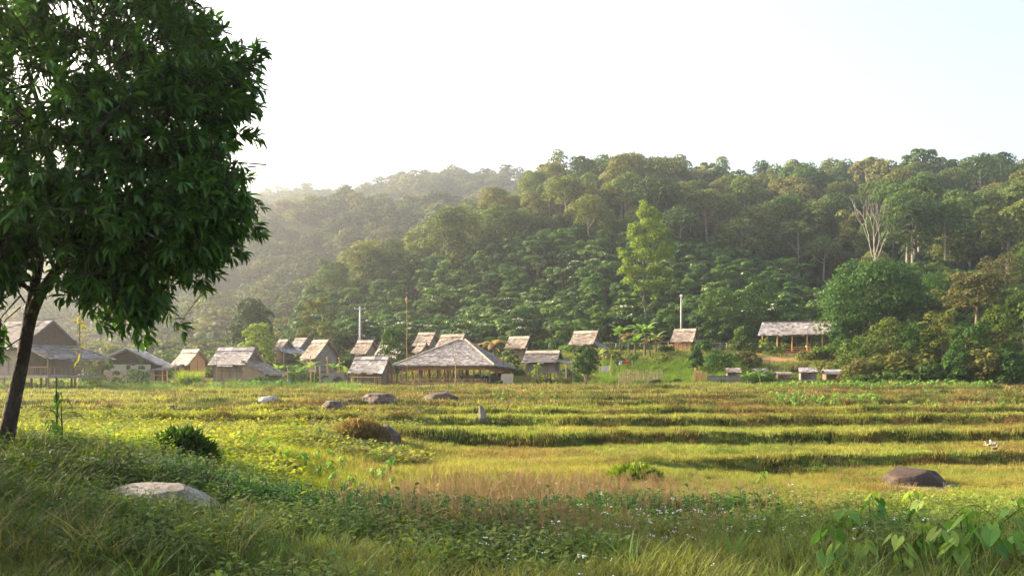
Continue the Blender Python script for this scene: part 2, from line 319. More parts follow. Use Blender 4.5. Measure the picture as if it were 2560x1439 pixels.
def H(x, y, fine=True):
    x = np.asarray(x, float); y = np.asarray(y, float)
    d = tdist(x, y)
    c = np.interp(d, CD, CZ); l = np.interp(d, LD+CD[10:], LZ+CZ[10:])
    wl = sm((x+7.5)/5)
    h = l*(1-wl)+c*wl
    rp = rpos(x)
    h = h - .27*sm((x-2.5)/3.5)*sm((d-15)/5)*(1-sm((y-rp)/.3))
    h = h + .12*np.exp(-((y-rp-.35)/.3)**2)*sm((x-2.5)/3.5)
    for r_ in RIS: h = h + (.05+.14*vnoise(x, y*0+r_, 2.2, 12))*np.exp(-((d-r_-.35)/.3)**2)*np.where(r_ < 39, wl, 1)
    # village bench and slope to the right
    up = 1.9+1.9*sm((x+12)/22)
    h = h + up*sm((y-93)/19)
    back = np.clip(y-112, 0, None)
    h = h + .028*np.clip(back, 0, 160)
    z0 = h
    rat = x/np.maximum(y, 1)
    foot = 128-38*sm((rat-.385)/.08)*sm((x-20)/10)
    cy_ = np.interp(x, H1X, H1Y); cz = np.interp(x, H1X, H1Z)
    t = (y-foot)/(cy_-foot)
    h1 = np.where(t < 1, z0+(cz-z0)*np.clip(t, 0, 1)**1.28, cz-(y-cy_)*.28)
    # bank of bushes at the far right
    h1 = h1 + 2.2*sm((rat-.375)/.06)*sm((x-24)/10)*sm((y-80)/18)*(1-sm((y-110)/60))
    f2 = 215+np.clip(-x-60, 0, 400)*.35
    cy2 = np.interp(x, H2X, H2Y); cz2 = np.interp(x, H2X, H2Z)
    t2 = (y-f2)/(cy2-f2)
    h2 = np.where(t2 < 1, z0+(cz2-z0)*np.clip(t2, 0, 1)**1.05, cz2-(y-cy2)*.2)
    bl = np.clip(t2*4, 0, 1)*np.clip((1.25-t2)*4, 0, 1)
    h2 = h2 + bl*(vnoise(x, y, 95, 3)-.5)*26 + bl*(vnoise(x, y, 38, 4)-.5)*9
    h3 = -20+188*np.exp(-((x+225)/190)**2)*np.exp(-((y-860)/120)**2)
    hh = np.where(y > 60, np.maximum(np.maximum(h1, h2), h3), h)
    bl1 = np.clip(t*4, 0, 1)*(y > 100)
    hh = hh + bl1*(vnoise(x, y, 30, 5)-.5)*5*(hh <= h1+.01)
    if fine: hh = hh + (vnoise(x, y, 1.3, 6)-.5)*.10 + (vnoise(x, y, .45, 7)-.5)*.06 + (vnoise(x, y, 4, 13)-.5)*.14*(y < 90)
    return hh
def Hs(x, y): return float(H(np.array([x]), np.array([y]))[0])
def G(px, py):
    """where the ray through a photo pixel meets the ground"""
    Y = np.concatenate([np.linspace(4, 130, 2600), np.linspace(130, 900, 3000)]); x = (px-1280)/F*Y; z = (HY-py)/F*Y
    i = int(np.argmax(z <= H(x, Y)))
    return Vector((x[i], Y[i], float(H(x[i:i+1], Y[i:i+1])[0])))

def ring_grid(name, az, rad, mat):
    A, Rr = np.meshgrid(az, rad); X = np.sin(A)*Rr; Y = np.cos(A)*Rr; Z = H(X, Y)
    nr, na = X.shape; V = np.stack([X, Y, Z], -1).reshape(-1, 3)
    i = np.arange(nr-1)[:, None]*na; j = np.arange(na-1)[None, :]
    q = np.stack([i+j, i+na+j, i+na+j+1, i+j+1], -1).reshape(-1, 4)[:, ::-1]
    me = np_mesh(name, V, q.ravel(), np.arange(len(q))*4, np.full(len(q), 4), None, True)
    a = me.attributes.new('bare', 'FLOAT', 'POINT'); a.data.foreach_set('value', bare(V[:, 0], V[:, 1]).astype(np.float32))
    o = link_mesh(name, me, mat); tag(o, kind='structure'); return o
BARE = []     # (x, y, rx, ry) patches of red earth round the houses
for px, py, Y, rx, ry in ((1340, 0, 90, 3.6, 1.4), (1520, 0, 89, 4, .8), (1990, 0, 118, 8, 5), (1510, 0, 108, 2.5, 1.5), (1870, 0, 114, 3, 1.5), (1130, 0, 91, 9, 5.5), (915, 0, 91, 4, 3), (1990, 0, 112, 9, 3.2), (1930, 0, 106, 3, 1.2), (1700, 0, 117, 2, 2), (560, 0, 84, 8, 2.5)):
    q = P(px, 900, Y); BARE.append((q.x, q.y, rx, ry))
def bare(x, y):
    b = np.zeros_like(x)
    for (cx, cy_, rx, ry) in BARE:
        dd = ((x-cx)/rx)**2+((y-cy_)/ry)**2; b = np.maximum(b, 1-sm((dd-.6+(vnoise(x, y, 1.2, 9)-.5)*.9)/.6))
    return b
az_f = np.radians(np.concatenate([np.linspace(-180, -44, 40)[:-1], np.linspace(-44, 44, 420), np.linspace(44, 180, 40)[1:]]))
rad = [.4, 1, 2, 3, 4]
while rad[-1] < 115: rad.append(rad[-1]*1.0072)
ring_grid('ground', az_f, np.array(rad), M['ground'])
r2 = [rad[-1]]
while r2[-1] < 3000: r2.append(r2[-1]*1.018)
ring_grid('hills', az_f, np.array(r2), M['hill'])

# ------------------------------------------------------------------ foliage builders
def leaf_cloud(name, lobes, n, size, flat=.8, tmpl=CLUMP, jit=.55, low=-.35, aspect=1.0, shell=(.78, 1.06), per=None, droop=0):
    L = np.array([l[:4] for l in lobes], float); wgt = L[:, 3]**2; k = rng.choice(len(L), n, p=wgt/wgt.sum())
    d = unit(rng.normal(size=(n, 3))); m = d[:, 2] < low; d[m, 2] *= -1
    rr = rng.uniform(shell[0], shell[1], n)
    pos = L[k, :3] + d*(L[k, 3]*rr)[:, None]*np.array([1, 1, flat])
    nr = unit(d+rng.normal(size=(n, 3))*jit+np.array([0, 0, .25-droop]))
    s = size*rng.uniform(.65, 1.35, n)
    lv = rng.uniform(.25, .75, len(L))
    v = np.clip(lv[k]+rng.normal(size=n)*.17, 0, 1)
    return merge(name, tmpl[0], tmpl[1], frames(nr, None, s, s*aspect, s), pos, v)
def dome_lobes(R_, z0, z1, n, rmin, rmax, top=True, jitter=.12):
    out = []
    for i in range(n):
        u = (i+.5)/n; zz = z0+(z1-z0)*(u if top else random.random())
        prof = math.sqrt(max(0.02, 1-((zz-z0)/(z1-z0+.01))**2))
        a = i*2.39996+random.uniform(-.3, .3); rad_ = R_*prof*random.uniform(.55, 1.0)
        r = random.uniform(rmin, rmax); out.append((rad_*math.cos(a), rad_*math.sin(a), zz, r))
    return out
def trunk_mb(h, r, lean=.1, branches=4, spread=2.5, btop=.9, n=6):
    mb = MB(); k = 5; ax, ay = random.uniform(-lean, lean), random.uniform(-lean, lean)
    pts = [(ax*h*(i/k)**1.5, ay*h*(i/k)**1.5, h*i/k) for i in range(k+1)]
    mb.tube(pts, [r*(1-.55*i/k) for i in range(k+1)], n)
    for b in range(branches):
        a = b*2.4+random.random(); t = random.uniform(.5, .95); p0 = Vector((ax*h*t**1.5, ay*h*t**1.5, h*t))
        e = Vector((math.cos(a)*spread, math.sin(a)*spread, spread*btop))
        mb.tube([p0, p0+e*.5+Vector((0, 0, -.1*spread)), p0+e], [r*.5, r*.35, r*.15], 5)
    return mb
TREES = []     # (crown mesh, trunk mesh, height)
def proto_tree(kind, nleaf, size):
    st = random.getstate()
    if kind == 'umbrella':
        h = 12; lob = dome_lobes(4.4, 8.0, 11.2, 17, 1.3, 2.1)+[(0, 0, 9.5, 2.4)]; lob += [(2.6, .5, 6.4, 1.0), (-1.8, -1.5, 6.9, 1.2)]
    elif kind == 'oval':
        h = 14; lob = dome_lobes(3.2, 6.5, 13.2, 20, 1.2, 1.9)+dome_lobes(2.6, 6.6, 4.6, 6, .9, 1.4)
    elif kind == 'draped':
        h = 13; lob = []
        for i in range(9):
            a = i*.75; rr = 2.6*random.uniform(.6, 1.1); zt = random.uniform(9, 12)
            for j in range(random.randint(3, 6)): lob.append((math.cos(a)*rr*(1+.05*j), math.sin(a)*rr*(1+.05*j), zt-1.35*j, 1.25-.1*j))
        lob += [(0, 0, 11.3, 2.3)]
    elif kind == 'layered':
        h = 11; lob = []
        for i in range(16):
            a = i*2.4; z = 5.2+5.4*(i/16); rr = random.uniform(1.6, 3.6)*(1-.35*i/16); lob.append((math.cos(a)*rr, math.sin(a)*rr, z, random.uniform(1.0, 1.6)))
    elif kind == 'round':
        h = 9; lob = dome_lobes(3.4, 4.0, 8.0, 16, 1.2, 1.8)+dome_lobes(3.2, 4, 2.4, 7, 1.0, 1.5)
    elif kind == 'open':
        h = 15; lob = dome_lobes(3.8, 10.5, 13.6, 11, .9, 1.5)+[(2.8, 0, 9.2, .9), (-2.2, 1.6, 8.5, .8)]
    cm = leaf_cloud('crown', lob, nleaf, size, .78)
    tm = trunk_mb(h*.78, .24, .08, 4, 2.2)
    me = bpy.data.meshes.new('trunk'); me.from_pydata(tm.v, [], tm.f); a = me.attributes.new('v', 'FLOAT', 'FACE'); me.materials.append(M['forest_bark'])
    return cm, me, h
KINDS = ['umbrella', 'oval', 'draped', 'layered', 'round', 'open']
near_protos = [proto_tree(k, 2600, .36) for k in KINDS+['umbrella', 'round']]
for c, t, h in near_protos: c.materials.append(M['rainforest'])
far_protos = [proto_tree(k, 520, .78) for k in KINDS]
for c, t, h in far_protos: c.materials.append(M['farforest'])
mid_protos = [proto_tree(k, 1000, .55) for k in KINDS]
for c, t, h in mid_protos: c.materials.append(M['rainforest'])

def scatter(name, pts, rot, scl, pid, tint, protos, kind='stuff', label=None, cat=None):
    """many small plants as ONE object: instances of prototype meshes on points"""
    coll = bpy.data.collections.new(name+'_protos')
    for i, p in enumerate(protos):
        o = bpy.data.objects.new('%s_%02d' % (name, i), p); coll.objects.link(o)
    me = bpy.data.meshes.new(name); n = len(pts); me.vertices.add(n); me.vertices.foreach_set('co', np.asarray(pts, dtype=np.float32).ravel())
    for an, ty, arr, f in (('rot', 'FLOAT_VECTOR', rot, 'vector'), ('scl', 'FLOAT_VECTOR', scl, 'vector'), ('tint', 'FLOAT_COLOR', tint, 'color'), ('pid', 'INT', pid, 'value')):
        a = me.attributes.new(an, ty, 'POINT'); a.data.foreach_set(f, np.ascontiguousarray(arr, dtype=np.int32 if ty == 'INT' else np.float32).ravel())
    o = bpy.data.objects.new(name, me); COL.objects.link(o)
    ng = bpy.data.node_groups.new(name, 'GeometryNodeTree')
    ng.interface.new_socket('Geometry', in_out='INPUT', socket_type='NodeSocketGeometry'); ng.interface.new_socket('Geometry', in_out='OUTPUT', socket_type='NodeSocketGeometry')
    gi = ng.nodes.new('NodeGroupInput'); go = ng.nodes.new('NodeGroupOutput'); ip = ng.nodes.new('GeometryNodeInstanceOnPoints')
    ci = ng.nodes.new('GeometryNodeCollectionInfo'); ci.inputs['Collection'].default_value = coll; ci.inputs['Separate Children'].default_value = True; ci.inputs['Reset Children'].default_value = True
    def na(nm, ty):
        x = ng.nodes.new('GeometryNodeInputNamedAttribute'); x.data_type = ty; x.inputs['Name'].default_value = nm; return x.outputs['Attribute']
    L = ng.links.new
    L(gi.outputs[0], ip.inputs['Points']); L(ci.outputs[0], ip.inputs['Instance']); ip.inputs['Pick Instance'].default_value = True
    L(na('pid', 'INT'), ip.inputs['Instance Index']); L(na('scl', 'FLOAT_VECTOR'), ip.inputs['Scale'])
    er = ng.nodes.new('FunctionNodeEulerToRotation'); L(na('rot', 'FLOAT_VECTOR'), er.inputs[0]); L(er.outputs[0], ip.inputs['Rotation'])
    L(ip.outputs[0], go.inputs[0])
    md = o.modifiers.new('scatter', 'NODES'); md.node_group = ng
    tag(o, label, cat, None, kind); return o
def joined(name, parts, mats):
    """join meshes into one mesh with material slots (for prototypes)"""
    V = []; Ls = []; T = []; mi = []; vv = []; off = 0
    for k, me in enumerate(parts):
        nv = len(me.vertices); co = np.empty(nv*3, np.float32); me.vertices.foreach_get('co', co); V.append(co.reshape(-1, 3))
        nl = len(me.loops); li = np.empty(nl, np.int32); me.loops.foreach_get('vertex_index', li); Ls.append(li+off)
        npo = len(me.polygons); t = np.empty(npo, np.int32); me.polygons.foreach_get('loop_total', t); T.append(t); mi.append(np.full(npo, k, np.int32))
        v = np.full(npo, .5, np.float32)
        if 'v' in me.attributes: me.attributes['v'].data.foreach_get('value', v)
        vv.append(v); off += nv
    t = np.concatenate(T); st = np.concatenate([[0], np.cumsum(t)[:-1]])
    me = np_mesh(name, np.concatenate(V), np.concatenate(Ls), st, t, np.concatenate(vv))
    for m in mats: me.materials.append(m)
    me.polygons.foreach_set('material_index', np.concatenate(mi)); return me
def copy_tree(o, parent=None):
    c = o.copy(); COL.objects.link(c); c.parent = parent
    for ch in [x for x in o.children]: copy_tree(ch, c)
    return c

# ------------------------------------------------------------------ forest on the hills
def jgrid(x0, x1, y0, y1, s):
    gx, gy = np.meshgrid(np.arange(x0, x1, s), np.arange(y0, y1, s)); gx = gx.ravel(); gy = gy.ravel()
    return gx+rng.uniform(-.45, .45, gx.size)*s, gy+rng.uniform(-.45, .45, gx.size)*s
def inview(x, y, lo=-160, hi=2720): u = x/y*F+1280; return (u > lo) & (u < hi)
# near ridge: tall rainforest
tx, ty = jgrid(-75, 210, 132, 335, 7.3)
u = tx/ty*F+1280
footx = 122-30*sm((tx-20)/22)
lowy = 188 - 40*sm((u-2020)/160) + 0*tx
crest = np.interp(tx, H1X, H1Y)
k = inview(tx, ty) & (ty > lowy) & (ty < crest+14) & (tx > -70) & (u > 1000)
k &= ~((np.abs(u-2186) < 75) & (ty < 176))
k |= inview(tx, ty) & (ty > 175) & (ty < crest+14) & (u > 820) & (u <= 1000)
tx, ty = tx[k], ty[k]; tz = H(tx, ty, False)
order = np.argsort(ty); tx, ty, tz = tx[order], ty[order], tz[order]
scl_all = rng.uniform(.75, 1.38, len(tx)); scl_all = np.where(ty > np.interp(tx, H1X, H1Y)-28, rng.uniform(.78, 1.05, len(tx)), scl_all)
nearN = 250
def zone_forest(u, y, yc):
    a = ['at the hazy left end of the near ridge', 'on the ridge behind the pavilion', 'on the ridge left of the tall pale tree', 'on the ridge right of the tall pale tree', 'left of the bleached leafless tree', 'around the bleached leafless tree', 'on the slope at the right edge'][int(np.searchsorted([1080, 1330, 1600, 1850, 2080, 2320], u))]
    return ('low down, ' if y < 205 else ('halfway up, ' if y < 235 else 'higher up, '))+a
def zone_tung(u, y):
    a = ['left of the first utility pole', 'above the first utility pole', 'above the pavilion', 'between the pavilion peak and the bananas', 'around the foot of the tall pale tree', 'above the orange-walled hut', 'above the bamboo clumps'][int(np.searchsorted([890, 1010, 1260, 1520, 1690, 1790], u))]
    return ('lowest row, ' if y < 138 else ('middle rows, ' if y < 156 else 'upper rows, '))+a
forest_labels = {'umbrella': 'broad umbrella-crowned rainforest tree among others on the right hillside', 'oval': 'tall oval-crowned rainforest tree among others on the right hillside',
                 'draped': 'vine-draped rainforest tree among others on the right hillside', 'layered': 'layered-crown rainforest tree among others on the right hillside',
                 'round': 'low round-crowned rainforest tree among others on the right hillside', 'open': 'pale-trunked tall rainforest tree with a small high crown on the right hillside'}
pkinds = KINDS+['umbrella', 'round']
forest_roots = {}
# the largest-showing ones (nearest) are individuals, the rest one mass
for i in range(min(nearN, len(tx))):
    pi = int(rng.integers(len(near_protos)))
    if pi == 5 and rng.random() < .6: pi = 7
    if pi == 5: scl_all[i] = min(scl_all[i], .95)
    if pi not in forest_roots:
        e = empty('rainforest_tree', (0, 0, 0), 0, forest_labels[pkinds[pi]], 'tree', 'rainforest trees on the right hillside, '+pkinds[pi]+' crowned')
        link_mesh('crown', near_protos[pi][0], None, e); link_mesh('trunk', near_protos[pi][1], None, e)
        forest_roots[pi] = e; c = e
    else: c = copy_tree(forest_roots[pi])
    c['label'] = {'umbrella': 'umbrella-crowned', 'oval': 'tall oval-crowned', 'draped': 'vine-draped', 'layered': 'layered', 'round': 'low round', 'open': 'high-crowned'}[pkinds[pi]]+' forest tree '+zone_forest(tx[i]/ty[i]*F+1280, ty[i], 0)
    s = float(scl_all[i]); c.location = (tx[i], ty[i], tz[i]-.6); c.rotation_euler = (0, 0, random.uniform(0, 6.28)); c.scale = (s*random.uniform(.9, 1.15), s*random.uniform(.9, 1.15), s)
def mass(name, x, y, z, s, protos, label, mats, sxy=1.0, cat='forest'):
    n = len(x); me = [joined(name+'_tree', [p[0], p[1]], mats) for p in protos]
    rot = np.zeros((n, 3)); rot[:, 2] = rng.uniform(0, 6.28, n)
    sc = np.stack([s*sxy*rng.uniform(.9, 1.15, n), s*sxy*rng.uniform(.9, 1.15, n), s], 1)
    return scatter(name, np.stack([x, y, z], 1), rot, sc, rng.integers(0, len(protos), n), np.ones((n, 4))*.5, me, 'stuff', label, cat)
j = np.arange(min(nearN, len(tx)), len(tx))
mass('rainforest_mass', tx[j], ty[j], tz[j]-.6, scl_all[j], mid_protos, 'rest of the rainforest covering the upper right ridge', [M['rainforest'], M['forest_bark']])
# far ridge
fx, fy = jgrid(-460, 150, 205, 760, 8.6)
cr2 = np.interp(fx, H2X, H2Y); f2 = 215+np.clip(-fx-60, 0, 400)*.35
zf = H(fx, fy, False)
h1only = np.interp(fx, H1X, H1Y)
k = inview(fx, fy, -40, 1500) & (fy > f2-6) & (fy < cr2+20) & ~((fy < h1only+20) & (fx > -62))
fx, fy, zf = fx[k], fy[k], zf[k]
mass('far_forest', fx, fy, zf-4.0, rng.uniform(.75, 1.15, len(fx)), [far_protos[q_] for q_ in (0, 1, 3, 4, 4)], 'hazy forest covering the far ridge behind the village', [M['farforest'], M['dark_bark']], 1.3)
gx, gy = jgrid(-480, -60, 770, 940, 13)
k = inview(gx, gy, 0, 1300); gx, gy = gx[k], gy[k]
mass('distant_forest', gx, gy, H(gx, gy, False)-2, rng.uniform(.7, 1.2, len(gx)), far_protos, 'faint forest on the most distant ridge', [M['farforest'], M['forest_bark']], 1.2)

# undergrowth that fills the forest floor and the foot of the slopes
def bush_mesh(name, n, size, mat, flat=.8, r=1.0, nl=9):
    lob = [(random.uniform(-.7, .7)*r, random.uniform(-.7, .7)*r, random.uniform(.2, .75)*r, random.uniform(.35, .6)*r) for _ in range(nl)]
    me = leaf_cloud(name, lob, n, size, flat)
    if mat: me.materials.append(mat)
    return me
ug = [bush_mesh('undergrowth', 420, .20, M['bush']) for _ in range(4)]
ug2 = [bush_mesh('undergrowth', 420, .20, M['rainforest']) for _ in range(3)]
ug3 = [bush_mesh('undergrowth', 420, .20, M['dark_leaf']) for _ in range(3)]
def bushes(name, x, y, s, protos, label, kind='stuff'):
    n = len(x); rot = np.zeros((n, 3)); rot[:, 2] = rng.uniform(0, 6.28, n)
    sc = np.stack([s*rng.uniform(.9, 1.4, n), s*rng.uniform(.9, 1.4, n), s*rng.uniform(.8, 1.2, n)], 1)
    return scatter(name, np.stack([x, y, H(x, y, False)-.15*s], 1), rot, sc, rng.integers(0, len(protos), n), np.ones((n, 4))*.5, protos, kind, label, 'undergrowth')
bx, by = jgrid(-60, 200, 112, 300, 4.2)
k = inview(bx, by) & (by > 150) & (by < np.interp(bx, H1X, H1Y)); bushes('forest_undergrowth', bx[k], by[k], rng.uniform(1.4, 2.6, k.sum()), ug3, 'dark undergrowth between the trunks on the right hillside')
bx, by = jgrid(-60, 90, 114, 175, 2.6)
u = bx/by*F+1280; k = (u > 560) & (u < 2200) & (by > 121+ (vnoise(bx, by, 6, 30)-.5)*6); bushes('slope_scrub', bx[k], by[k], rng.uniform(1.0, 1.9, k.sum()), ug2+ug[:1], 'green scrub under the blossoming trees behind the village')
bx, by = jgrid(20, 80, 80, 150, 1.7)
u = bx/by*F+1280; k = (u > 2105-(by-84)*2.0+vnoise(bx, by, 4, 31)*60) & (u < 2700) & (by > 82+vnoise(bx, by, 5, 32)*4)
bushes('bank_thicket', bx[k], by[k], rng.uniform(.8, 2.3, k.sum())*.85, ug, 'dense olive thicket covering the bank at the right edge')
bx, by = jgrid(-95, -18, 96, 235, 3.4)
u = bx/by*F+1280; k = (u > -60) & (u < 760) & (by > 100); bushes('valley_scrub', bx[k], by[k], rng.uniform(.8, 2.2, k.sum()), ug, 'hazy scrub filling the valley floor behind the left houses')

# tung trees with white blossom, layered crowns
def tung_proto():
    lob = []
    nn_ = random.randint(13, 26); zs_ = random.uniform(2.8, 4.4)
    for i in range(nn_):
        a = i*2.4+random.random()*.9; z = 2.2+zs_*random.random(); rr = random.uniform(.5, 2.3)*(1.15-.12*(z-2.4)); lob.append((math.cos(a)*rr, math.sin(a)*rr, z, random.uniform(.45, 1.0)))
    c = leaf_cloud('crown', lob, 1500, .34, random.uniform(.4, .7), jit=.45)
    c.materials.append(M['tung'])
    bl = [(l[0], l[1], l[2]+.12, l[3]*.8) for l in lob if l[2] > 3.8 or random.random() < .3]
    b = leaf_cloud('blossom', bl[:random.randint(4, 12)], random.randint(50, 130), .24, .42, low=.15, jit=.3, shell=(1.0, 1.12)); b.materials.append(M['blossom'])
    tm = trunk_mb(4.0, .12, .06, 5, 1.5); me = bpy.data.meshes.new('trunk'); me.from_pydata(tm.v, [], tm.f); me.attributes.new('v', 'FLOAT', 'FACE'); me.materials.append(M['forest_bark'])
    return c, b, me
tungs = [tung_proto() for _ in range(8)]
qx, qy = jgrid(-52, 95, 124, 200, 3.9)
u = qx/qy*F+1280
top = 196-8*np.clip((1150-u)/300, 0, 1)
k = (u > 760) & (u < 2080-(qy-124)*1.2) & (qy < top) & (qy > 126) & (qx > -58)
qx, qy, u = qx[k], qy[k], u[k]; order = np.argsort(qy); qx, qy, u = qx[order], qy[order], u[order]
white = vnoise(qx, qy, 14, 33)+rng.uniform(-.12, .12, len(qx))
roots = {}
qz = H(qx, qy, False)
for i in range(len(qx)):
    if i >= 295: break
    pi = int(rng.integers(8)); bl = bool(white[i] > .50); key = (pi, bl)
    if key not in roots:
        e = empty('tung_tree', (0, 0, 0), 0, 'tung tree speckled with white blossom on the slope behind the village' if bl else 'leafy green tung tree without blossom on the slope behind the village', 'tree',
                  'blossoming tung trees behind the village' if bl else 'tung trees without blossom behind the village')
        link_mesh('crown', tungs[pi][0], None, e); link_mesh('trunk', tungs[pi][2], None, e)
        if bl: link_mesh('blossom', tungs[pi][1], None, e)
        roots[key] = e; c = e
    else: c = copy_tree(roots[key])
    c['label'] = ('white-flowering' if bl else 'plain green')+' tung tree, '+zone_tung(u[i], qy[i])
    s = random.uniform(.6, 1.1); c.location = (qx[i], qy[i], qz[i]-.2); c.rotation_euler = (0, 0, random.uniform(0, 6.28)); c.scale = (s*1.15, s*1.15, s)
if len(qx) > 295:
    j = np.arange(295, len(qx)); mass('tung_mass', qx[j], qy[j], qz[j], rng.uniform(.85, 1.3, len(j)), [(t[0], t[2]) for t in tungs], 'rest of the tung trees higher on the slope', [M['tung'], M['forest_bark']])
print('COUNTS forest', len(tx), 'far', len(fx), 'tung', len(qx))

# ------------------------------------------------------------------ thatched houses
def lerp3(a, b, t): return Vector(a).lerp(Vector(b), t)
def shingle_slope(mb, A, B, C, D, row=.24, colw=.32, thick=.10, ragged=.17, sag=.09, seed=0):
    """thatch slope: ridge A(left) B(right), eave C(right) D(left); rows of separate overlapping pieces over a slab"""
    rr = random.Random(seed*77+13); A, B, C, D = map(Vector, (A, B, C, D))
    nrm = (B-A).cross(D-A)
    if nrm.length < 1e-6: nrm = (C-A).cross(D-A)
    nrm = nrm.normalized()
    if nrm.z < 0: nrm = -nrm
    ln = max((D-A).length, (C-B).length); ny = max(2, int(ln/row)); wmax = max((B-A).length, (C-D).length); nx = max(2, int(wmax/colw))
    def pt(u, t): 
        p = lerp3(lerp3(A, B, u), lerp3(D, C, u), t); return p-nrm*sag*math.sin(math.pi*u)*t*1.2
    under = nrm*thick
    mb.hexa([pt(0, 1)-under, pt(1, 1)-under, pt(1, 0)-under, pt(0, 0)-under], [pt(0, 1)-nrm*.012, pt(1, 1)-nrm*.012, pt(1, 0)-nrm*.012, pt(0, 0)-nrm*.012], .15)
    for r in range(ny):
        base = rr.uniform(.35, .65)
        for c in range(nx):
            u0 = (c+rr.uniform(-.12, .12))/nx; u1 = (c+1+rr.uniform(-.05, .18))/nx; u0 = max(0, u0); u1 = min(1, u1)
            t0 = r/ny; t1 = (r+1+rr.uniform(.12, .45))/ny
            if r == ny-1: t1 = 1+rr.uniform(-.2, 1)*ragged/ln*1.2
            lift = nrm*rr.uniform(.025, .075)
            a, b, c_, d = pt(u0, t0)+nrm*.006, pt(u1, t0)+nrm*.006, pt(u1, t1)+lift, pt(u0, t1)+lift*rr.uniform(.6, 1.3)
            v = min(1, max(0, base+rr.gauss(0, .28)))
            mb.face([a, b, c_, d], v); q = nrm*.03
            mb.face([d, c_, c_-q, d-q], v*.7)
def gable_house(name, label, rl, rr_, ry, eave_l, eave_y, floor_y, Y, mat, wall, group='thatched village houses', hd=None, th=None, wallbot=None, post_n=3, orna=True, lean=None, rows=.24, wall_in=.55, pale_ridge=True, cat='house', nowall=False):
    rise = (eave_y-ry)*Y/F; hd = hd or max(1.3, rise*1.05); shift = (rl-eave_l)*Y/F
    if th is None: th = min(R(36), max(R(8), math.asin(max(-.9, min(.9, shift/hd)))))
    else: th = R(th)
    Lr = (rr_-rl)*Y/F/math.cos(th); rc = P((rl+rr_)/2, ry, Y); gz = Hs(rc.x, rc.y)
    root = empty(name, (rc.x, rc.y, gz), -th, label, cat, group)
    zr = rc.z-gz; ze = zr-rise; zf = max(.12, P(0, floor_y, Y).z-gz); hl = Lr/2; seed = int(rl*7+ry)
    rb = MB()
    shingle_slope(rb, (-hl, 0, zr), (hl, 0, zr), (hl+.05, -hd, ze), (-hl-.05, -hd, ze), rows, .34, seed=seed)
    shingle_slope(rb, (hl, .02, zr), (-hl, .02, zr), (-hl-.05, hd, ze), (hl+.05, hd, ze), rows*1.4, .5, seed=seed+1)
    roof = rb.build('roof', M[mat], root)
    cb = MB()                                   # ridge cap with tied poles
    n = max(3, int(Lr/.7))
    for i in range(n):
        x0, x1 = -hl+Lr*i/n, -hl+Lr*(i+1)/n-.03; j = random.uniform(.0, .05); v = random.random()
        for s in (-1, 1):
            sl = rise/hd; wd = .30+j
            a = [(x0, 0, zr+.16), (x1, 0, zr+.16), (x1, s*wd, zr+.13-wd*sl), (x0, s*wd, zr+.13-wd*sl)]
            cb.face(a, v)
    cb.build('ridge_cap', M['thatch_edge' if pale_ridge else mat], roof)
    if orna:
        ob = MB()
        for i in range(n+1):
            x = -hl+Lr*i/n
            if random.random() < .65 or i in (0, n):
                e = .32 if i in (0, n) else .14
                ob.tube([(x, -.45, zr-.32), (x, .0, zr+.12), (x+.02, e*.6, zr+.13+e)], .028, 4); ob.tube([(x+.04, .45, zr-.32), (x+.04, 0, zr+.12), (x+.02, -e*.6, zr+.13+e)], .028, 4)
        ob.tube([(-hl, 0, zr+.15), (hl, 0, zr+.15)], .03, 4)
        ob.build('ridge_pole', M['grey_wood'], root)
    wi = wall_in; yw = hd-wi; zt = ze+rise*wi/hd-.10; xw = hl-.35
    if not nowall:
        wb = MB()
        for y0, y1 in ((-yw, -yw+.05), (yw-.05, yw)): wb.box(-xw, xw, y0, y1, zf, zt)
        for s in (-1, 1):
            x0, x1 = (xw-.05, xw) if s > 0 else (-xw, -xw+.05)
            wb.box(x0, x1, -yw+.052, yw-.052, zf, zt)
            zg = zr-rise*.06-.1; gm = [(x0, -yw+.05, zt), (x0, yw-.05, zt), (x0, 0, zg-.02)], [(x1, -yw+.05, zt), (x1, yw-.05, zt), (x1, 0, zg-.02)]
            c = random.random(); wb.face(gm[0], c); wb.face(gm[1][::-1], c)
        wb.build('wall', M[wall], root)
        fb = MB()                                  # corner battens and rails on the walls
        for k in range(5):
            x = -xw+2*xw*k/4; fb.box(x-.03, x+.03, -yw-.035, -yw-.003, zf-.02, zt-.03)
        fb.box(-xw, xw, -yw-.06, -yw-.037, (zf+zt)/2-.02, (zf+zt)/2+.02)
        fb.box(xw+.003, xw+.03, -.03, .03, zf, zt); 
        fb.build('batten', M['wood'], root)
        pb = MB(); pb.box(-xw-.15, xw+.15, -yw-.12, yw+.12, zf-.16, zf-.004); pb.build('floor', M['grey_wood'], root)
    for ix in range(post_n):
        for iy in (-1, 0, 1):
            x = -xw+2*xw*ix/(post_n-1); y = iy*(yw+.02); wp = root.matrix_world if False else None
            ca, sa = math.cos(-th), math.sin(-th); wx, wy = rc.x+x*ca-y*sa, rc.y+x*sa+y*ca
            zb = Hs(wx, wy)-gz-.15; ztop = (zf-.16) if not nowall else zt
            if ztop-zb > .1:
                p = MB(); p.tube([(x, y, zb), (x+random.uniform(-.04, .04), y, ztop)], .075, 6); p.build('post', M['wood'], root)
    info = dict(root=root, hl=hl, hd=hd, zr=zr, ze=ze, zf=zf, zt=zt, xw=xw, yw=yw, rise=rise, th=th, gz=gz, roof=roof)
    return info
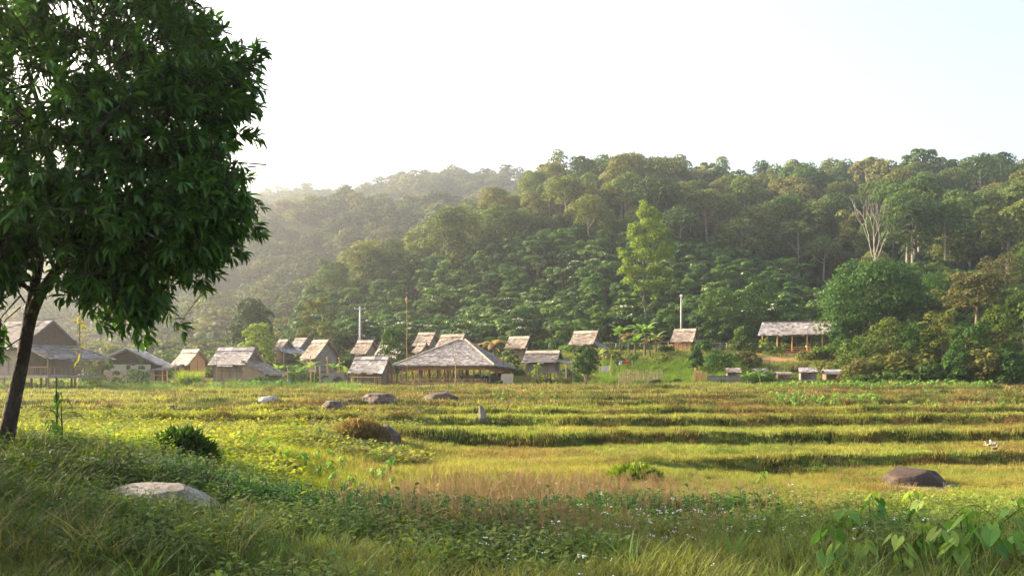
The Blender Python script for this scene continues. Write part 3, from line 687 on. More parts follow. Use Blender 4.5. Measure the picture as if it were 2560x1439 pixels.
def lean_to(h, side, w, d0, d1, drop, mat, wall=None):
    """extra roof skirt running out from the right (side=1) or left gable"""
    r_, hl, ze, hd = h['root'], h['hl'], h['ze'], h['hd']; s = side; mb = MB(); za = ze+.35
    A, B, C, D = (s*(h['xw']), d0, za), (s*(h['xw']), d1, za), (s*(hl+w), d1+.1, za-drop), (s*(hl+w), d0-.1, za-drop)
    if s > 0: shingle_slope(mb, A, B, C, D, .24, .3, seed=91)
    else: shingle_slope(mb, B, A, D, C, .24, .3, seed=92)
    o = mb.build('lean_to_roof', M[mat], r_)
    if wall:
        wb = MB(); x0, x1 = sorted((s*(h['xw']+.02), s*(hl+w-.45))); z1 = za-drop*.55
        wb.hexa([(x0, d0+.2, h['zf']), (x1, d0+.2, h['zf']), (x1, d0+.26, h['zf']), (x0, d0+.26, h['zf'])], [(x0, d0+.2, za-.12 if s > 0 else z1-.15), (x1, d0+.2, z1-.35 if s > 0 else za-.12), (x1, d0+.26, z1-.35 if s > 0 else za-.12), (x0, d0+.26, za-.12 if s > 0 else z1-.15)])
        xe = x1 if s > 0 else x0; wb.box(xe-.05, xe, d0+.262, d1-.3, h['zf'], z1-.38)
        wb.build('side_room_wall', M[wall], r_)
        fb = MB(); fb.box(x0, x1+.1, d0+.1, d1-.2, h['zf']-.14, h['zf']-.006); fb.build('side_room_floor', M['grey_wood'], r_)
    for d in (d0+.15, d1-.15):
        p = MB(); x = s*(hl+w-.3); p.tube([(x, d, -.4), (x, d, za-drop*.9-.12)], .055, 6); p.build('post', M['bamboo'], r_)
    return o
HOUSE = {}
T = 'thatch'; B_ = 'thatch_brown'
# name, label, ridge left/right px, ridge y, front-left eave px, eave y, floor y, depth
HOUSE['pale'] = gable_house('thatched_house', 'straw-pale thatched house with orange porch wall, left of the grey-roofed cottage', 452, 506, 876, 412, 911, 950, 86, 'thatch_pale', 'woven_orange', post_n=3, th=32, pale_ridge=False)
HOUSE['cottage'] = gable_house('thatched_house', 'woven bamboo cottage with grey thatch and a brown side room, right of the reeds', 541, 644, 871, 527, 911, 950, 84, T, 'woven', post_n=4, pale_ridge=False, wall_in=.4)
lean_to(HOUSE['cottage'], 1, 2.4, -1.7, 1.4, 1.25, 'thatch_brown', 'woven')
HOUSE['back_left'] = gable_house('thatched_house', 'dark-gabled thatched house just right of the light green round tree', 696, 724, 851, 684, 876, 896, 106, 'thatch_old', 'woven_grey', th=34)
lean_to(HOUSE['back_left'], 1, 1.2, -1.7, 1.7, .6, T)
HOUSE['back_small'] = gable_house('thatched_house', 'smallest far thatched roof peeping between two nearer brown roofs at the left', 737, 770, 847, 728, 866, 885, 112, T, 'woven_grey', th=26)
HOUSE['brown_big'] = gable_house('thatched_house', 'steep brown thatched roof above the banana plants, left of the first utility pole', 780, 825, 852, 748, 897, 925, 99, B_, 'woven_grey', th=34)
HOUSE['mid_stilt'] = gable_house('thatched_house', 'small brown-roofed hut with pale patched thatch at the foot of the first utility pole', 893, 936, 853, 875, 883, 905, 103, B_, 'woven', th=27)
HOUSE['front_grey'] = gable_house('thatched_house', 'low silver-thatched hut with bamboo table in front, left of the open pavilion', 886, 975, 894, 871, 930, 962, 87, T, 'woven', th=18, pale_ridge=False, wall_in=.9)
HOUSE['behind_grey'] = gable_house('thatched_house', 'grey thatched roof half hidden behind the silver hut and the small leafy tree', 948, 1012, 862, 925, 897, 925, 97, T, 'woven_grey', th=24)
HOUSE['high_brown'] = gable_house('thatched_house', 'brown thatched house highest behind the pavilion roof, left of the larger brown roof', 1046, 1089, 833, 1033, 864, 885, 112, B_, 'woven_grey', th=24)
HOUSE['low_brown'] = gable_house('thatched_house', 'low brown gable with crossed ridge sticks peeping over the pavilion roof slope at the left', 1045, 1067, 860, 1036, 880, 905, 103, B_, 'woven_grey', th=30)
HOUSE['behind_pav'] = gable_house('thatched_house', 'large brown thatched roof rising directly behind the pavilion peak', 1103, 1163, 838, 1078, 880, 920, 100, B_, 'woven_grey', th=26)
HOUSE['smoke'] = gable_house('thatched_house', 'small brown thatched hut right of the pavilion peak beside dry banana stalks', 1274, 1324, 843, 1267, 870, 893, 108, B_, 'woven', th=27)
HOUSE['stilt'] = gable_house('thatched_house', 'weathered dark stilt house with open undercroft right of the pavilion', 1316, 1400, 879, 1302, 905, 927, 91, 'thatch_old', 'woven_grey', th=22, post_n=4)
HOUSE['banana'] = gable_house('thatched_house', 'brown thatched hut on the rise just left of the banana plants', 1437, 1494, 829, 1425, 860, 882, 112, B_, 'woven_tan', th=28)
HOUSE['orange'] = gable_house('thatched_house', 'small stilted hut with bright orange woven walls under the grey utility pole', 1688, 1738, 824, 1676, 854, 879, 117, B_, 'woven_orange', th=28)
h = HOUSE['stilt']; lean_to(h, 1, 1.5, -1.9, .4, .45, T); lean_to(HOUSE['banana'], 1, 1.0, -1.2, 1.2, .9, T); lean_to(HOUSE['orange'], 1, .9, -1.2, 1.2, .55, T)
# open veranda railings and rags under the stilt house
mb = MB()
for k in range(9): mb.box(h['xw']+.1+k*.2, h['xw']+.14+k*.2, -h['yw']-.1, -h['yw']-.06, h['zf']-.75, h['zf']-.15)
mb.box(h['xw'], h['xw']+1.9, -h['yw']-.12, -h['yw']-.04, h['zf']-.14, h['zf']-.08); mb.build('veranda_rail', M['grey_wood'], h['root'])
mb = MB(); mb.box(-h['xw']+.4, -h['xw']+1.9, .2, 1.0, .55, .65); mb.box(-h['xw']+.5, -h['xw']+.6, .3, .9, -.3, .55); mb.box(-h['xw']+1.7, -h['xw']+1.8, .3, .9, -.3, .55); mb.build('workbench', M['interior'], h['root'])
# porch of the pale house
h = HOUSE['pale']; mb = MB(); shingle_slope(mb, (-h['hl']-.1, -h['hd']+.15, h['ze']+.05), (h['hl']*.55, -h['hd']+.15, h['ze']+.05), (h['hl']*.5, -h['hd']-1.9, h['ze']-.42), (-h['hl']-.8, -h['hd']-1.9, h['ze']-.55), seed=5)
mb.build('porch_roof', M[T], h['root'])
for x in (-h['hl']-.5, -.2, h['hl']*.4):
    p = MB(); p.tube([(x, -h['hd']-1.7, -.3), (x, -h['hd']-1.7, h['ze']-.55)], .06, 6); p.build('post', M['orange_bamboo'], h['root'])
mb = MB(); mb.tube([(-h['hl']-.6, -h['hd']-1.7, h['zf']+.5), (.3, -h['hd']-1.7, h['zf']+.5)], .04, 5); mb.tube([(-h['hl']-.6, -h['hd']-1.7, h['zf']-.1), (.3, -h['hd']-1.7, h['zf']-.1)], .05, 5); mb.build('porch_rail', M['orange_bamboo'], h['root'])

# big stilt house at the far left
Y = 74; rc = P(72, 803, Y); gz = Hs(rc.x, rc.y)
big = empty('stilt_house', (rc.x, rc.y, gz), -R(24), 'large grey stilt house with railed veranda at the far left behind the tree trunk', 'house', 'thatched village houses')
zr = rc.z-gz; ze = P(0, 868, Y).z-gz; zf = P(0, 937, Y).z-gz; z2 = P(0, 888, Y).z-gz; zt = ze-.1
mb = MB(); hl = 3.1
shingle_slope(mb, (-hl-1.5, 0, zr), (hl-.2, 0, zr), (hl-.3, -2.9, ze-.05), (-hl-1.8, -2.9, ze-.05), .26, .4, ragged=.25, sag=.15, seed=3)
shingle_slope(mb, (hl-.2, .03, zr), (-hl-1.5, .03, zr), (-hl-1.8, 2.9, ze), (hl-.3, 2.9, ze), .35, .5, seed=4)
ro = mb.build('roof', M['thatch_old'], big)
mb = MB(); shingle_slope(mb, (hl-.9, -2.7, ze+.35), (hl-1.0, 2.7, ze+.35), (hl+3.2, 3.0, z2-.25), (hl+2.9, -3.1, z2-.25), .22, .3, ragged=.45, sag=.1, seed=6); mb.build('veranda_roof', M['thatch_old'], big)
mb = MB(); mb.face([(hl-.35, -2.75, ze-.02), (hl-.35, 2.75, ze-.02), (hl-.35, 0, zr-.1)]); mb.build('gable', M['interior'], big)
mb = MB(); xw = hl-.9
mb.box(-hl-1.6, xw, -2.5, -2.42, zf, zt); mb.box(xw-.06, xw, -2.418, 2.4, zf, zt); mb.build('wall', M['woven_grey'], big)
mb = MB()
for k in range(6):
    x = -hl-1.5+(xw+hl+1.5)*k/5; mb.box(x-.05, x+.05, -2.56, -2.502, zf-.05, zt)
for k in range(3): mb.box(-hl-1.6, xw, -2.585, -2.562, zf+.1+k*.75, zf+.16+k*.75)
mb.build('batten', M['grey_wood'], big)
mb = MB(); mb.box(-hl-1.7, hl+2.4, -2.6, 2.6, zf-.22, zf-.01); mb.build('floor', M['grey_wood'], big)
mb = MB()
for k in range(13): mb.box(xw+.25+k*.27, xw+.30+k*.27, -2.55, -2.5, zf, zf+.62)
for k in range(12): mb.box(hl+2.3, hl+2.35, -2.3+k*.4, -2.25+k*.4, zf, zf+.62)
mb.box(xw+.1, hl+2.45, -2.57, -2.48, zf+.622, zf+.70); mb.box(hl+2.28, hl+2.37, -2.47, 2.4, zf+.622, zf+.70); mb.build('veranda_railing', M['wood'], big)
for x in (-hl-1.5, -1.6, .3, xw-.1, hl+2.3):
    for y in (-2.45, 0, 2.4):
        p = MB(); tall = x > hl; p.tube([(x, y, -.5), (x+.03, y, (z2+.1) if tall else zf-.22)], .09, 6); p.build('post', M['wood'], big)
mb = MB(); mb.tube([(xw-2.5, -2.6, zf-.2), (xw-.4, -2.9, -.2)], .05, 5); mb.build('brace', M['wood'], big)
p = MB(); p.tube([(-.7, -2.6, zr-.9), (hl*.4, -.2, zr+.05), (hl*.9, 1.2, zr+.35)], .05, 5); p.build('ridge_pole', M['grey_wood'], big)

# gable-front shed (grey metal edge strips, plaster wall)
Y = 84; rc = P(322, 871, Y); gz = Hs(rc.x, rc.y); zr = rc.z-gz; ze = P(0, 908, Y).z-gz
sh = empty('gable_house', (rc.x, rc.y, gz), R(6), 'gable-fronted house with pinkish plaster wall and pale roof edges, beside the big stilt house', 'house', 'thatched village houses')
mb = MB(); hw = 2.85; dp = 4.2
shingle_slope(mb, (0, -.6, zr), (0, dp, zr), (-hw, dp, ze), (-hw, -.6, ze), .3, .5, seed=21); shingle_slope(mb, (0, dp, zr), (0, -.6, zr), (hw, -.6, ze-.1), (hw, dp, ze-.1), .3, .5, seed=22)
ro = mb.build('roof', M['thatch'], sh)
mb = MB()
for y0 in (-.78, -.2):
    q = 0 if y0 < -.5 else .25
    mb.hexa([(-hw-.05+q, y0, ze-.02+q*.5), (.0, y0, zr+.0), (.0, y0+.14, zr+.0), (-hw-.05+q, y0+.14, ze-.02+q*.5)], [(-hw-.05+q, y0, ze+.14+q*.5), (.0, y0, zr+.16), (.0, y0+.14, zr+.16), (-hw-.05+q, y0+.14, ze+.14+q*.5)])
mb.build('bargeboard', M['pale_board'], ro)
mb = MB(); mb.box(-hw+.55, hw-.5, 0, .12, -.6, ze-.75); mb.build('plaster_wall', M['plaster'], sh)
mb = MB(); mb.box(-hw+.55, hw-.9, .13, .2, ze-.748, ze-.1); mb.build('board_wall', M['pale_board'], sh)
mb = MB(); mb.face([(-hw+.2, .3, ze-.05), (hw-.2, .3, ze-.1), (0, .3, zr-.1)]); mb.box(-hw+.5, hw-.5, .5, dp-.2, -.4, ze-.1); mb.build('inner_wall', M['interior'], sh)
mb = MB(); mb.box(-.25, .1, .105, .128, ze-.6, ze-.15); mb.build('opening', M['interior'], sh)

# ------------------------------------------------------------------ the open pavilion with the big hipped roof
Y = 88; fl = P(980, 913, Y-.6); fr = P(1236, 913, Y-2.6); gz = -1.66
thp = R(11.5); ux = Vector((math.cos(thp), -math.sin(thp), 0)); uy = Vector((math.sin(thp), math.cos(thp), 0))
Wp = (fr-fl).length; ctr = fl+ux*(Wp/2)
pav = empty('open_pavilion', (ctr.x, ctr.y, gz), -thp, 'large open-sided pavilion with a broad silver hipped thatch roof and bamboo railing', 'pavilion')
ze = fl.z-gz; zr = P(1155, 849, Y+3).z-gz; Dp = 10.4; hw = Wp/2
A1, A2 = (.35, Dp*.47, zr), (1.0, Dp*.47, zr)
cFL, cFR, cBR, cBL = (-hw, 0, ze), (hw, 0, ze), (hw+.1, Dp, ze-.32), (-hw, Dp, ze-.1)
mb = MB()
shingle_slope(mb, A1, A2, cFR, cFL, .20, .26, .12, .08, 0, 31); shingle_slope(mb, A2, A2, cBR, cFR, .20, .26, .12, .08, 0, 32)
shingle_slope(mb, A2, A1, cBL, cBR, .4, .5, .12, .08, 0, 33); shingle_slope(mb, A1, A1, cFL, cBL, .3, .4, .12, .08, 0, 34)
ro = mb.build('roof', M['thatch'], pav)
mb = MB(); off = Vector((0, 0, .07))
for a, b in ((A2, cFR), (A1, cFL), (A2, cBR)): mb.tube([Vector(a)+off, Vector(b)+off], .07, 5)
mb.build('hip_cap', M['thatch_edge'], ro)
mb = MB()
for y in (.6, 3.5, Dp-.7): mb.box(-hw+.7, hw-.7, y-.07, y+.07, ze-.02, ze+.12)
for x in (-hw+.8, -2, 1.6, hw-.8): mb.box(x-.07, x+.07, .7, Dp-.8, ze+.124, ze+.24)
for k in range(14):
    x = -hw+.4+k*(2*hw-.8)/13; mb.tube([(x, .1, ze-.14), (x*.45+.35, Dp*.33, ze+(zr-ze)*.62)], .045, 4)
mb.build('roof_frame', M['red_wood'], pav)
mb = MB(); mb.box(-hw+.9, hw-.9, .35, .42, ze-.42, ze-.16); mb.box(hw-.5, hw-.44, .6, Dp-.5, ze-.6, ze-.3); mb.build('eave_board', M['red_wood'], pav)
xs = [-hw+.85, -2.55, -.55, 1.4, hw-.62]
for y in (.7, 4.0, 7.0, Dp-.6):
    for i, x in enumerate(xs):
        r_ = .15 if (y, i) in ((4.0, 3), (4.0, 1)) else .075
        p = MB(); p.tube([(x, y, -.2), (x+random.uniform(-.03, .03), y, ze+.1+min(y, Dp-y)*.25)], [r_, r_*.9], 7); p.build('post', M['red_wood' if y > 1 else 'wood'], pav)
def railing(y, x0, x1, zs, mat='bamboo', nm='railing', posts=7):
    mb = MB()
    for z in zs: mb.tube([(x0, y, z+random.uniform(-.02, .02)), ((x0+x1)/2, y-.02, z), (x1, y, z+random.uniform(-.03, .03))], .032, 5)
    for k in range(posts):
        x = x0+.1+(x1-x0-.2)*k/(posts-1); mb.tube([(x, y+.05, -.25), (x+.02, y+.05, zs[0]+.05)], .035, 5)
    return mb
railing(.15, -hw+.65, hw-.75, (.78, .45, .22)).build('railing', M['bamboo'], pav)
railing(Dp-.4, -hw+.7, hw-1.5, (.75, .4)).build('railing', M['wood'], pav)
mb = MB(); mb.box(-hw+1.0, hw-2.9, .45, .75, .33, .38)
for k in range(9): mb.box(-hw+1.1+k*.8, -hw+1.16+k*.8, .5, .56, -.1, .33)
mb.build('bench', M['bamboo'], pav)
mb = MB(); mb.box(hw-.75, hw+.55, 1.6, 1.66, -.2, 1.05); mb.box(hw-1.9, hw-.8, 4.2, 4.26, -.1, 1.1); mb.build('counter_board', M['interior'], pav)
mb = MB(); mb.box(hw-2.2, hw-.9, .9, 1.5, .40, .47); mb.box(hw-2.1, hw-2.0, 1.0, 1.1, -.1, .40); mb.box(hw-1.1, hw-1.0, 1.0, 1.1, -.1, .40); mb.build('counter_shelf', M['orange_bamboo'], pav)
mb = MB(); mb.box(-hw+.3, hw, .3, Dp-.3, -.30, -.02); mb.build('floor', M['earth'], pav)
# furniture inside
def bamboo_table(x, y, rz, label, l=1.7, name='bamboo_table'):
    q = pav.matrix_basis @ Vector((x, y, -.02)); t = empty(name, q, -thp+rz, label, 'table', 'bamboo tables inside the pavilion')
    m = MB()
    for k in range(7): m.tube([(-l/2, -.35+k*.115, .68), (l/2, -.35+k*.115, .68)], .03, 5)
    m.build('tabletop', M['bamboo'], t)
    for sx in (-1, 1):
        for sy in (-1, 1): m = MB(); m.tube([(sx*(l/2-.15), sy*.3, 0), (sx*(l/2-.15), sy*.3, .66)], .03, 5); m.build('leg', M['bamboo'], t)
    m = MB(); m.tube([(-l/2+.1, -.3, .2), (l/2-.1, -.3, .2)], .02, 4); m.tube([(-l/2+.1, .3, .2), (l/2-.1, .3, .2)], .02, 4); m.build('stretcher', M['bamboo'], t)
bamboo_table(-3.0, 2.4, .1, 'bamboo table behind the left half of the pavilion railing')
bamboo_table(-.4, 5.4, -.15, 'bamboo table deep inside the pavilion near its middle post')
# blue motorbike parked behind
q = pav.matrix_basis @ Vector((1.0, Dp+.9, 0)); bike = empty('motorbike', (q.x, q.y, Hs(q.x, q.y)), R(8), 'blue and white motorbike parked behind the pavilion, seen through its open side', 'motorbike')
for sx in (-.62, .62):
    m = MB(); pts = [(sx+.29*math.cos(a), 0, .30+.29*math.sin(a)) for a in np.linspace(0, 2*math.pi, 17)]; m.tube(pts, .05, 6, False); w_ = m.build('wheel', M['tyre'], bike)
    m = MB(); m.tube([(sx+.2*math.cos(a), 0, .30+.2*math.sin(a)) for a in np.linspace(0, 2*math.pi, 13)], .02, 4, False)
    for a in np.linspace(0, math.pi, 4)[:-1]: m.tube([(sx-.2*math.cos(a), 0, .3-.2*math.sin(a)), (sx+.2*math.cos(a), 0, .3+.2*math.sin(a))], .01, 4)
    m.build('rim', M['chrome'], w_)
m = MB(); m.tube([(-.75, 0, .72), (-.3, 0, .60), (.1, 0, .42), (.35, 0, .65), (.48, 0, .95)], [.06, .12, .13, .14, .06], 8); m.build('body', M['cloth_blue'], bike, True)
m = MB(); m.tube([(-.7, 0, .80), (-.35, 0, .80), (.05, 0, .74)], [.08, .11, .07], 8); m.build('seat', M['tyre'], bike, True)
m = MB(); m.tube([(.62, 0, .3), (.42, 0, 1.0)], .03, 5); m.tube([(.40, -.3, 1.05), (.42, 0, 1.0), (.40, .3, 1.05)], .018, 5); m.build('handlebar', M['chrome'], bike)
m = MB(); m.tube([(-.1, 0, .33), (.2, 0, .33)], [.13, .1], 7); m.tube([(-.1, -.12, .25), (-.8, -.14, .33)], .035, 6); m.build('engine', M['chrome'], bike)
m = MB(); m.tube([(.46, 0, .9), (.56, 0, .88)], [.09, .06], 8); m.build('headlight', M['cloth_white'], bike)
# woven mat leaning at the pavilion's right side
q = P(1266, 969, 84.5)
m = MB(); m.hexa([(-.62, 0, -.1), (.62, 0, -.1), (.62, .04, -.1), (-.62, .04, -.1)], [(-.58, .5, 1.25), (.60, .5, 1.28), (.60, .54, 1.28), (-.58, .54, 1.25)])
o = m.build('woven_mat', M['woven_tan']); o.location = (q.x, q.y, Hs(q.x, q.y)); o.rotation_euler.z = R(-10); tag(o, 'grey-tan woven mat leaning upright at the right corner of the pavilion', 'mat')

# ------------------------------------------------------------------ long open shelter on the slope, right
Y = 118; L0, R0 = P(1905, 808, Y), P(2095, 803, Y-2); thl = math.atan2(L0.y-R0.y, R0.x-L0.x); c = (L0+R0)/2; gz = P(0, 879, Y).z
lg = empty('open_shelter', (c.x, c.y, gz), -thl-R(3), 'long open shelter with a pinkish-grey thatch roof on posts, on the red earth bank', 'shelter')
hl = (R0-L0).length/2; zr = c.z-gz; ze = P(0, 837, Y).z-gz; m = MB()
shingle_slope(m, (-hl, 0, zr), (hl, 0, zr), (hl+.1, -2.3, ze+.05), (-hl-.55, -2.3, ze-.08), .24, .34, seed=41); shingle_slope(m, (hl, .02, zr), (-hl, .02, zr), (-hl, 2.3, ze), (hl, 2.3, ze), .4, .5, seed=42)
lr = m.build('roof', M['thatch'], lg)
m = MB()
for k in range(6): x = -hl+.9+k*1.75; m.tube([(x-.06, -.45, zr-.2), (x, 0, zr+.09), (x+.06, .12, zr+.16)], .03, 4)
m.tube([(-hl, -.05, zr+.08), (hl, -.05, zr+.08)], .05, 5); m.build('ridge_pole', M['grey_wood'], lg)
for k in range(6):
    x = -hl+.05+k*(2*hl-.3)/5
    for y in (-1.95, 1.9):
        p = MB(); xx = x+(.0 if y < 0 else .7); p.tube([(xx, y, Hs(c.x+xx, c.y+y)-gz-.2), (xx, y, ze+.25)], .085, 7); p.build('post', M['orange_bamboo' if y < 0 else 'wood'], lg)
m = MB(); m.box(-hl+.1, hl-.2, -2.02, -1.9, ze+.0, ze+.1); m.box(-hl+.1, hl-.2, 1.85, 1.97, ze+.1, ze+.2); m.box(-hl+1.0, hl-1, .3, 1.5, ze+.05, ze+.12); m.build('beam', M['wood'], lg)
m = MB(); m.box(-hl-.2, hl+.6, -2.5, 2.4, -.5, -.02); m.build('earth_floor', M['earth'], lg)
m = MB(); m.box(-1.1, 2.6, -.6, .3, .55, .62); m.box(-.9, -.8, -.4, .1, 0, .55); m.box(2.3, 2.4, -.4, .1, 0, .55); m.box(.7, .8, -.4, .1, 0, .55)
m.box(-2.1, .5, -1.3, -1.0, .28, .34); m.box(-1.9, -1.8, -1.25, -1.05, 0, .28); m.box(.2, .3, -1.25, -1.05, 0, .28); m.build('platform_table', M['orange_bamboo'], lg)
q = lg.matrix_basis @ Vector((.9, -.2, .62)); m = MB(); m.tube([(-.2, 0, 0), (0, 0, .16), (.2, 0, .04)], [.1, .13, .06], 6); o = m.build('sack', M['cloth_white'], None, True); o.location = q; tag(o, 'small white sack lying on the table under the long shelter', 'sack')
# bamboo rail along the bank below the shelter
def rail_fence(name, label, pts, h, mat, rails=2, r_=.045, group=None, cat='fence'):
    root = empty(name, pts[0], 0, label, cat, group); o0 = Vector(pts[0])
    for p in pts:
        m = MB(); d = Vector(p)-o0; m.tube([d+Vector((0, 0, -.3)), d+Vector((random.uniform(-.03, .03), 0, h+.06))], r_*1.1, 5); m.build('post', mat, root)
    for k in range(rails):
        z = h*(k+1)/rails; m = MB(); m.tube([Vector(p)-o0+Vector((0, -.04, z)) for p in pts], r_*.8, 5); m.build('rail', mat, root)
    return root
rail_fence('bamboo_fence', 'two-rail bamboo fence on the bare bank below the long open shelter', [P(x, y, 107) for x, y in ((1928, 912), (1964, 911), (1982, 911), (2000, 911), (2016, 914))], .85, M['orange_bamboo'])
rail_fence('pole_fence', 'rough pole fence along the red earth edge in front of the long open shelter', [P(x, y, 114.5) for x, y in ((1830, 893), (1850, 890), (1880, 888), (1912, 886), (1960, 884), (2010, 883), (2060, 882), (2100, 882))], .35, M['orange_bamboo'], 1)
rail_fence('pipe_frame', 'grey metal pipe frame standing right of the orange-walled hut', [P(x, y, 116) for x, y in ((1752, 882), (1766, 882), (1782, 883), (1800, 882), (1816, 882))], 1.3, M['pipe'], 2, .03, None, 'frame')
rail_fence('wire_fence', 'thin grey wire fence crossing behind the huts, left of the orange-walled hut', [P(x, y, 120) for x, y in ((1372, 876), (1404, 876), (1540, 876), (1600, 876), (1670, 872))], 1.0, M['pipe'], 1, .025)

# ------------------------------------------------------------------ poles
def utility_pole(px, ytop, ybase, Y, label, arm):
    q = P(px, ybase, Y); g = Hs(q.x, q.y); h = P(px, ytop, Y).z-g; o = empty('utility_pole', (q.x, q.y, g), 0, label, 'utility pole', 'concrete utility poles')
    m = MB(); m.tube([(0, 0, -.5), (.12*0, 0, h)], [.17, .10], 10); m.build('pole', M['concrete'], o, True)
    m = MB(); m.box(-arm, arm, -.16, -.105, h-.35, h-.25); m.build('crossarm', M['pipe'], o)
    for s in (-1, 0, 1):
        m = MB(); m.tube([(s*arm*.85, -.13, h-.25), (s*arm*.85, -.13, h-.17), (s*arm*.85, -.13, h-.08)], [.035, .06, .03], 6); m.build('insulator', M['cloth_white'], o)
utility_pole(900, 766, 880, 110, 'slim grey utility pole with a crossarm above the small patched-roof hut', .75)
utility_pole(1703, 736, 870, 122, 'bare grey utility pole rising behind the orange-walled hut', .22)
utility_pole(528, 848, 880, 210, 'tiny hazy utility pole far away left of the dark round tree', 1.1)
def bamboo_mast(px, ytop, ybase, Y, label, cloth=True, thick=.05, orange=True):
    q = P(px, ybase, Y); g = Hs(q.x, q.y); h = P(px, ytop, Y).z-g; o = empty('bamboo_mast', (q.x, q.y, g), 0, label, 'pole', 'bamboo poles standing in the village')
    m = MB(); k = 8; m.tube([(random.uniform(-.02, .02)*h*.4, 0, -.2+(h+.2)*i/k) for i in range(k+1)], [thick*(1.15-.6*i/k)*(1.15 if i % 2 else 1) for i in range(k+1)], 6); m.build('pole', M['orange_bamboo' if orange else 'bamboo'], o)
    if cloth:
        m = MB(); m.tube([(0, -.03, h*.93), (-.05, -.04, h*.97), (-.02, -.03, h)], [.05, .09, .03], 5); m.build('husk', M['orange_bamboo'], o)
bamboo_mast(1017, 742, 962, 86, 'tall thin orange bamboo mast with ragged tip at the left end of the pavilion roof', True, .036)
bamboo_mast(1139, 853, 968, 83.5, 'thin straight bamboo pole standing before the pavilion railing', False, .045, False)
for px, yt, Y, lb, w_ in ((777, 889, 90, 'orange bamboo stake left of the mottled screen, tallest of the garden stakes', .07), (818, 892, 90, 'orange bamboo stake rising behind the mottled screen', .07), (848, 893, 90, 'orange bamboo stake at the right end of the banana garden', .07),
                          (719, 915, 88, 'short orange stake beside the water barrels'  , .06), (786, 905, 88, 'thin leaning stake right of the tallest garden stake', .035), (800, 912, 87, 'grey stake at the left edge of the mottled screen', .05), (657, 886, 92, 'orange-tipped stake behind the cottage side room', .06),
                          (894, 912, 86, 'thin stake in front of the silver-thatched hut', .03), (542, 852, 82, 'slender bamboo pole in front of the grey-roofed cottage', .035), (438, 878, 82, 'slender bamboo pole in front of the straw-pale house', .03), (1528, 882, 100, 'thin upright pole holding the washing line', .035), (1738, 898, 94, 'thin trunk-like stake at the left end of the plank fence', .05)):
    bamboo_mast(px, yt, 960, Y, lb, w_ > .055, w_, w_ > .055)

# ------------------------------------------------------------------ fences, screens, coops
q0 = P(798, 968, 86.5); m = MB(); W_ = 72*86.5/F
m.hexa([(0, 0, -.05), (W_, .3, .12), (W_, .33, .12), (0, .03, -.05)], [(0, .02, 1.38), (W_, .3, 1.45), (W_, .33, 1.45), (0, .05, 1.38)]); scr = empty('matting_screen', (q0.x, q0.y, Hs(q0.x, q0.y)), 0, 'dark-mottled matting screen on sticks left of the silver-thatched hut', 'screen')
m.build('matting', M['smut'], scr)
for x in (.05, .9, W_-.1): m = MB(); m.tube([(x, -.05, -.3), (x+.05, -.05, 1.65)], .035, 5); m.build('post', M['wood'], scr)
# bamboo drying table
q0 = P(877, 973, 84.5); t = empty('drying_table', (q0.x, q0.y, Hs(q0.x, q0.y)), R(-2), 'long thin-topped bamboo drying table in front of the silver-thatched hut', 'table')
m = MB(); m.box(-.1, 2.85, 0, .9, .93, .98); m.build('tabletop', M['bamboo'], t)
for x in (.05, 2.3, 2.7):
    for y in (.05, .8): m = MB(); m.tube([(x, y, -.2), (x, y, .93)], .04, 5); m.build('leg', M['bamboo'], t)
# upright stick fence
def stick_fence(name, label, p0, p1, h, n, mat, jit=.2, wdt=.045):
    root = empty(name, p0, 0, label, 'fence'); m = MB(); d = Vector(p1)-Vector(p0)
    for k in range(n):
        b = d*(k/(n-1))+Vector((0, random.uniform(-.06, .06), 0)); bz = Hs(p0[0]+b.x, p0[1]+b.y)-p0[2]; hh = h*random.uniform(1-jit, 1+jit*.6)
        m.tube([(b.x, b.y, bz-.1), (b.x+random.uniform(-.12, .12), b.y, bz+hh)], wdt*random.uniform(.5, 1.0), 4)
    m.build('stakes', mat, root); m = MB()
    for z in (.35, .75): m.tube([Vector((0, -.08, h*z)), d+Vector((0, -.08, h*z+Hs(p1[0], p1[1])-p0[2]))], .03, 4)
    m.build('rail', mat, root)
def onG(px, py, Y): q = P(px, py, Y); return Vector((q.x, q.y, Hs(q.x, q.y)))
stick_fence('stick_fence', 'ragged upright stick fence in the grass left of the orange-walled hut', onG(1547, 960, 90), onG(1655, 960, 91.5), 1.55, 62, M['bamboo'])
stick_fence('stick_fence', 'short orange-brown stick fence at the left end of the plank fence', onG(1734, 960, 92), onG(1766, 960, 92), 1.5, 22, M['orange_bamboo'], .08)
stick_fence('stick_fence', 'short dark stick fence in the shade between the silver hut and the pavilion', onG(966, 965, 87), onG(986, 965, 87), 1.9, 12, M['wood'], .25)
p0 = onG(1768, 960, 91.5); pf = empty('plank_fence', p0, 0, 'low grey plank fence of horizontal boards in front of the animal pens', 'fence')
for k in range(5): m = MB(); m.box(0, 3.5, random.uniform(0, .03), .06, .02+k*.21, .21+k*.21); m.build('plank', M['grey_wood'], pf)
for x in (.1, 1.7, 3.3): m = MB(); m.tube([(x, .12, -.2), (x, .12, 1.2)], .05, 5); m.build('post', M['grey_wood'], pf)
p0 = onG(1925, 955, 93); m = MB(); m.box(0, 3.1, 0, .03, -.1, .55); o = m.build('net_fence', M['net']); o.location = p0; tag(o, 'low blue-green netting fence between two small animal pens', 'fence')
